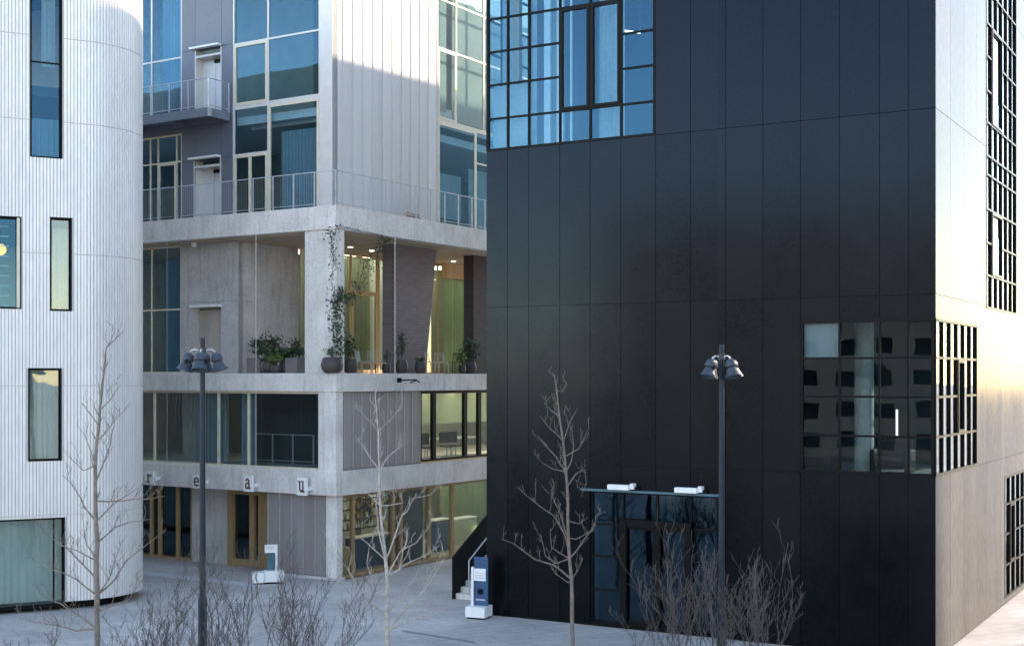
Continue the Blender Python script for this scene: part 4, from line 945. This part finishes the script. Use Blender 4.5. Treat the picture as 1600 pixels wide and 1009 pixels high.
tree('bare_tree', 34.0, [(606, 1009), (605, 960), (605, 900), (600, 850), (594, 790), (593, 734), (591, 673), (586, 612)], (.11, .010), [
    [(607, 963), (577, 940), (560, 915), (541, 884), (508, 855)], [(606, 985), (630, 955), (650, 936), (678, 900), (699, 863)], [(608, 973), (642, 969), (670, 962), (707, 945)],
    [(605, 880), (573, 847), (561, 839)], [(604, 868), (591, 827), (588, 790), (592, 760)], [(605, 872), (614, 845), (622, 823), (628, 805), (636, 799), (646, 778), (674, 772)],
    [(605, 888), (625, 862), (650, 848), (665, 830), (678, 810)], [(605, 895), (640, 878), (668, 866), (688, 850)], [(606, 935), (590, 925), (573, 880), (577, 850)],
    [(593, 780), (575, 770), (545, 770)], [(591, 728), (575, 710), (561, 687)], [(589, 668), (575, 655), (561, 641)], [(592, 738), (605, 715), (616, 705), (642, 687)],
    [(590, 668), (612, 655), (630, 634)], [(636, 799), (630, 785), (622, 765)], [(606, 915), (625, 890), (630, 860), (640, 835)], [(606, 950), (622, 930), (648, 905), (655, 880)], [(605, 1000), (590, 985), (580, 955)]],
    'multi-forked bare tree before the corner of the concrete building', 7, tw=3.2, tl=.5, mat='bark_light')
tree('bare_tree', 30.0, [(152, 1009), (151, 903), (152, 848), (149, 782), (149, 727), (151, 690), (156, 641), (160, 600), (164, 566), (166, 543), (178, 532), (194, 516)], (.095, .008), [
    [(151, 803), (180, 785), (216, 762)], [(154, 792), (190, 782), (225, 780), (258, 775)], [(152, 850), (181, 823), (205, 815), (236, 810)], [(154, 940), (180, 905), (198, 875), (226, 853), (259, 828)],
    [(151, 905), (128, 880), (100, 853), (65, 828)], [(151, 935), (120, 905), (100, 895), (60, 885)], [(152, 975), (130, 965), (105, 950), (60, 925)], [(152, 990), (120, 985), (75, 975), (30, 965)],
    [(149, 830), (131, 792), (118, 765), (98, 742)], [(148, 740), (130, 735), (108, 714)], [(150, 745), (165, 715), (172, 695), (180, 650)], [(155, 655), (140, 645), (128, 630)],
    [(157, 640), (172, 625), (185, 605)], [(148, 715), (138, 695), (131, 674)], [(151, 870), (135, 850), (130, 815)], [(154, 690), (166, 675), (190, 645)], [(152, 920), (170, 905), (185, 860)],
    [(166, 548), (172, 535), (180, 515)], [(153, 960), (175, 945), (200, 938), (222, 905)], [(151, 885), (120, 860), (88, 850)]], 'tall slender bare tree before the white ribbed building', 11, tw=4.6, tl=.45, mat='bark')
def shrub(px, D, ht, n, spread, lab, seed, lean=0.0):
    rnd = random.Random(seed); X = (px - 800) / FPX * D; t = thing('bare_shrub', (X, D, 0), lab, 'shrub', 'bare shrubs along the bottom of the view')
    for i in range(n):
        an = rnd.uniform(0, 2 * math.pi); r0 = rnd.uniform(.02, .22); p = Vector((X + r0 * math.cos(an), D + r0 * math.sin(an), 0))
        v = Vector((math.cos(an) * spread * rnd.uniform(.2, 1) + lean, math.sin(an) * spread * rnd.uniform(.2, 1), 1)).normalized(); L_ = ht * rnd.choice((rnd.uniform(.45, .8), rnd.uniform(.75, 1.1))); q = [p]; m_ = 11
        for j in range(m_):
            v = (v + Vector((rnd.uniform(-.2, .2), rnd.uniform(-.2, .2), rnd.uniform(-.06, .08)))).normalized(); q.append(q[-1] + v * L_ / m_)
        r1 = rnd.uniform(.006, .016); rr = [r1 * (1 - j / (m_ + .8)) + .003 for j in range(m_ + 1)]
        mb = MB(); mb.tube(q, rr, 5); twigs(mb, q[3:], rr[3:], rnd, rnd.randint(6, 12), ht * rnd.uniform(.12, .28), depth=1); mb.build('stem', 'bark_dark', t, fix=False)
for args in ((60, 28, 2.0, 9, .45, 'low bare shrub at the lower left corner of the plaza', 1), (215, 28.5, 2.6, 12, .38, 'bare shrub right of the tall left tree', 2),
             (268, 28.0, 2.9, 10, .34, 'bare shrub just left of the left lamp pole', 8), (352, 28.5, 3.4, 14, .36, 'bare shrub just right of the left lamp pole', 3), (440, 28.0, 3.3, 12, .34, 'dense bare shrub below the left information stand', 4),
             (500, 28.5, 3.0, 11, .36, 'bare shrub below the corner of the concrete building', 5), (1065, 29.5, 3.4, 14, .36, 'bare shrub leaning left before the black entrance', 6, -.22),
             (1130, 29, 3.5, 12, .34, 'dense bare shrub at the foot of the right street lamp', 9, .02), (1195, 29.5, 3.2, 12, .30, 'bare shrub right of the right street lamp', 10, .05)):
    shrub(*args)

# ================================================================ TERRACE PLANTS AND FURNITURE
def pot(t, c, r_, h, m='pot', round_=True):
    pr = [(r_ * .6, 0), (r_ * .9, h * .2), (r_, h * .5), (r_ * .88, h * .85), (r_ * .75, h), (r_ * .66, h), (r_ * .6, h * .9)] if round_ else [(r_ * .8, 0), (r_, h), (r_ * .9, h), (r_ * .88, h * .9)]
    MB().lathe(c, (0, 0, 1), pr, 20).build('pot', m, t)
def bush(t, c, rx, rz, n, size, seed, m='leaf', shape='ball'):
    rnd = random.Random(seed); mb = MB(); c = Vector(c)
    stems = [(c + Vector((rnd.uniform(-.5, .5) * rx, rnd.uniform(-.5, .5) * rx, rnd.uniform(-.5, .9) * rz))) for _ in range(7)]
    sm = MB()
    for s_ in stems: sm.tube([c + Vector((0, 0, -rz)), (c + Vector((0, 0, -rz * .4)) + s_) / 2, s_], [.014, .01, .005], 4)
    sm.build('stem', 'bark_dark', t, fix=False)
    for i in range(n):
        s_ = rnd.choice(stems); p = s_ + Vector((rnd.gauss(0, .33) * rx, rnd.gauss(0, .33) * rx, rnd.gauss(0, .3) * rz)); mb.leaf(p, size * rnd.uniform(.6, 1.2), rnd)
    mb.build('foliage', m, t, fix=False)
def palm(t, c, n, ln, seed, m='leaf'):
    rnd = random.Random(seed); c = Vector(c); mb = MB()
    for i in range(n):
        an = rnd.uniform(0, 6.28); v = Vector((math.cos(an) * .7, math.sin(an) * .7, 1.0)).normalized(); q = [c]
        for j in range(6): v = (v + Vector((0, 0, -.22))).normalized(); q.append(q[-1] + v * ln / 6)
        mb.tube(q, [.01, .009, .008, .007, .006, .005, .003], 4)
        for j in range(1, 7):
            for k in range(4): mb.leaf(q[j].lerp(q[j - 1], k / 4), ln * .28, rnd)
    mb.build('frond_cluster', m, t, fix=False)
TG = 'potted plants on the terrace'
def plant(fr, px, dd, lab, pr, ph, kind, rx, rz, n, size, seed, m='leaf', pm='pot'):
    s_ = fr.s(px, dd); q = fr.pt(s_, dd, T0); t = thing('potted_plant', q, lab, 'potted plant', TG); pot(t, q, pr, ph, pm, pm == 'pot')
    if kind == 'ball': bush(t, (q[0], q[1], T0 + ph + rz * .9), rx, rz, n, size, seed, m)
    elif kind == 'palm': palm(t, (q[0], q[1], T0 + ph), n, rz, seed, m)
    elif kind == 'column':
        MB().tube([(q[0], q[1], T0 + ph), (q[0], q[1], T0 + ph + rz)], .015, 5).build('stem', 'bark_dark', t); bush(t, (q[0], q[1], T0 + ph + rz), rx, rz * .8, n, size, seed, m)
    return t
# rectangular planter box row, left terrace
for px, w_, lb in ((403, .33, 'grey planter box at the left end of the terrace greenery'), (462, .28, 'dark grey planter box beside the corner column')):
    dd = -.7 if px < 430 else -.65; s_ = cs(px, dd); q = CL.pt(s_, dd, T0); t = thing('planter', q, lb, 'planter', 'grey planter boxes on the terrace')
    MB().box(CL, s_ - w_, s_ + w_, dd - .25, dd + .25, T0 + .002, T0 + .55).build('box', 'pot_grey', t, bevel=.01); MB().box(CL, s_ - w_ + .03, s_ + w_ - .03, dd - .22, dd + .22, T0 + .551, T0 + .56).build('soil', 'soil', t)
    bush(t, (q[0], q[1], T0 + .85), .32, .3, 160, .14, px)
plant(CL, 420, -.55, 'bushy dark plant left of the corner column', .3, .45, 'ball', .48, .45, 520, .15, 41)
plant(CL, 432, -.45, 'light green trailing plant in the terrace greenery', .22, .3, 'ball', .33, .22, 240, .13, 42, 'leaf_light')
plant(CL, 447, -.8, 'palm with spreading fronds left of the corner column', .25, .55, 'palm', .4, .75, 15, .2, 43)
plant(CR, 519, -.22, 'wide brown bowl at the foot of the corner column', .40, .55, 'ball', .25, .18, 120, .1, 44)
plant(CR, 548, -.4, 'rubber plant in a brown pot right of the corner column', .27, .52, 'ball', .30, .38, 110, .2, 45)
plant(CR, 604, -.5, 'small plant in a dark pot left of the tall terrace shrub', .17, .38, 'ball', .14, .2, 60, .1, 46)
plant(CR, 628, -.5, 'tall upright shrub in a round dark pot before the brick pier', .24, .50, 'column', .20, .48, 260, .10, 47)
plant(CR, 657, -.5, 'short spiky plant in a round dark pot beside the brick pier', .22, .48, 'palm', .1, .25, 8, .1, 48)
plant(CR, 734, -.7, 'large dark bushy plant at the right end of the terrace', .28, .5, 'ball', .42, .45, 420, .15, 49)
plant(CR, 722, -.5, 'lime green plant at the right end of the terrace', .16, .35, 'ball', .22, .22, 130, .13, 50, 'leaf_light')
# climbing vine on the corner column
q = CR.pt(-.0, .1, T0)
vine = thing('climbing_vine', CR.pt(.1, .05, T0 + .4), 'dark climbing vine winding up the corner column and under the ceiling', 'vine')
rnd = random.Random(77); sm = MB(); lf = MB()
def vine_path(pts, n, size, spread, m_):
    pts = [Vector(p) for p in pts]; m_.tube(pts, .01, 4)
    for i in range(n):
        k = rnd.randrange(len(pts) - 1); p = pts[k].lerp(pts[k + 1], rnd.random()); lf.leaf(p + Vector((rnd.gauss(0, spread), rnd.gauss(0, spread), rnd.gauss(0, spread))), size * rnd.uniform(.6, 1.2), rnd)
def cp(px, py, dd): return CR.pt(CR.s(px, dd), dd, CR.z(px, py, dd))
vine_path([cp(529, 555, .06), cp(527, 530, .1), cp(524, 500, .1), cp(527, 470, .1), cp(535, 455, .06)], 520, .14, .12, sm)
vine_path([cp(524, 480, .1), cp(518, 440, .08), cp(522, 400, .08), cp(517, 370, .06), cp(513, 358, .06)], 120, .11, .09, sm)
vine_path([cp(522, 470, .1), cp(545, 468, -.1), cp(556, 462, -.3)], 130, .13, .10, sm)
vine_path([cp(525, 360, -.02), cp(517, 385, .04), cp(525, 420, .06)], 60, .1, .08, sm)
vine_path([cp(555, 462, -.3), cp(575, 430, -.3), cp(588, 400, -.3), cp(600, 375, -.25), cp(608, 366, -.2)], 170, .11, .13, sm)
vine_path([cp(524, 352, .02), cp(560, 360, .02), cp(600, 368, .02)], 40, .08, .05, sm)
vine_path([cp(558, 455, -.3), cp(568, 420, -.3), cp(590, 385, -.3)], 80, .1, .14, sm)
sm.build('stem', 'bark_dark', vine, fix=False); lf.build('foliage', 'leaf', vine, fix=False)
# wire chairs and a bench
def chair(fr, px, dd, lab, m='steel', rot=0):
    s_ = fr.s(px, dd); q = fr.pt(s_, dd, T0); t = thing('terrace_chair', q, lab, 'chair', 'chairs on the terrace')
    c, s__ = math.cos(rot), math.sin(rot); u = Vector((fr.u.x * c - fr.u.y * s__, fr.u.x * s__ + fr.u.y * c)); f = Fr(q[:2], u, (u.y, -u.x)); z = T0
    sb = MB(); sb.box(f, -.21, .21, -.2, .2, z + .43, z + .45); sb.build('seat', m, t)
    bk = MB(); bk.tube([f.pt(-.2, -.2, z + .45), f.pt(-.2, -.26, z + .82), f.pt(.2, -.26, z + .82), f.pt(.2, -.2, z + .45)], .012, 6)
    for k in range(6): bk.tube([f.pt(-.15 + k * .06, -.21, z + .45), f.pt(-.15 + k * .06, -.26, z + .82)], .006, 4)
    bk.build('backrest', m, t)
    for a in (-.18, .18):
        for b in (-.17, .17): MB().tube([f.pt(a, b, z + .43), f.pt(a * 1.15, b * 1.15, z)], .012, 6).build('leg', m, t)
chair(CR, 568, -1.1, 'left wire chair between the rubber plant and the small pot', rot=.3); chair(CR, 586, -1.1, 'right wire chair between the rubber plant and the small pot', rot=-.4)
chair(CR, 676, -.9, 'light wire chair right of the spiky plant', 'pale_metal', .2); chair(CR, 690, -.9, 'light wire chair before the green curtain', 'pale_metal', -.5)
chair(CR, 709, -.6, 'dark chair before the green curtain', 'black_metal', 2.8)
s_ = CR.s(585, -.7); q = CR.pt(s_, -.7, T0); t = thing('terrace_table', q, 'low wooden table beside the wire chairs on the terrace', 'table')
MB().box(CR, s_ - .45, s_ + .45, -1.0, -.45, T0 + .36, T0 + .40).build('table_top', 'wood_light', t)
for a in (-.4, .4):
    for b in (-.95, -.5): MB().box(CR, s_ + a - .02, s_ + a + .02, b - .02, b + .02, T0, T0 + .36).build('leg', 'wood_light', t)
# small things on the upper balcony parapet
q = CR.pt(CR.s(644, -.6), -.6, FT); t = thing('flower_box', q, 'small box of ochre plants behind the upper balcony railing', 'planter')
s_ = CR.s(644, -.6); MB().box(CR, s_ - .4, s_ + .4, -.72, -.48, FT, FT + .12).build('box', 'pot_grey', t)
rnd = random.Random(4); lf2 = MB(); M['ochre'] = surf('ochre_leaf', (.32, .20, .07), .7, var=.3, scale=9)
for i in range(120): lf2.leaf(CR.pt(s_ + rnd.uniform(-.4, .4), -.6 + rnd.uniform(-.1, .1), FT + .12 + rnd.uniform(0, .14)), .09, rnd)
lf2.build('foliage', 'ochre', t, fix=False)

# ================================================================ BUILDINGS ROUND THE SQUARE (behind the camera and across the street)
def block(name, c, yaw, w, dpt, h, m, lab, storeys, bays, glassy=.5):
    u = Vector((math.cos(yaw), math.sin(yaw))); n = Vector((-math.sin(yaw), math.cos(yaw))) ; f = Fr(c, u, n)
    t = thing(name, (c[0], c[1], 0), lab, 'building', 'neighbouring buildings round the square')
    fh = h / storeys; bw = w / bays; hs = []
    for i in range(bays):
        for j in range(storeys): hs.append((-w / 2 + (i + .5 - glassy / 2) * bw, -w / 2 + (i + .5 + glassy / 2) * bw, j * fh + .9, (j + 1) * fh - .5))
    wall(f, -w / 2, w / 2, 0, h, hs, -.4, 0).build('wall', m, t)
    MB().box(f, -w / 2, w / 2, -dpt, -.9, 0, h - .01).build('core', m if False else 'room_dark', t)
    MB().box(f, -w / 2, w / 2, -dpt, .05, h, h + .4).build('roof', 'concrete', t)
    for k in (-w / 2 - .2, w / 2): MB().box(f, k, k + .2, -dpt, 0, 0, h).build('wall', m, t)
    MB().box(f, -w / 2, w / 2, -dpt - .2, -dpt - .001, 0, h).build('wall', m, t)
    for h_ in hs: MB().box(f, h_[0], h_[1], -.32, -.28, h_[2], h_[3]).build('pane', 'glass', t)
M['render_warm'] = surf('warm_render', (.52, .44, .37), .8, var=.12, scale=.3)
M['render_pale'] = surf('pale_render', (.72, .62, .52), .8, var=.08, scale=.3)
M['render_beige'] = surf('beige_render', (.25, .21, .17), .8, var=.12, scale=.3)
# opposite (left behind the camera), seen only as a blurred reflection in the black panels
block('apartment_building', (-52, -26), R(-51), 46, 14, 22, 'render_warm', 'sunlit warm rendered apartment building across the square behind the camera', 8, 14)
block('office_building', (6, -62), R(-3), 60, 14, 24, 'render_beige', 'beige office building behind the camera', 7, 18)
# right across the street
block('brick_building', (46, 26), R(90), 52, 16, 28, 'brick_warm', 'brick building across the street to the right of the frame', 9, 20)

for o in bpy.data.objects:
    if '_loc' in o: del o['_loc']
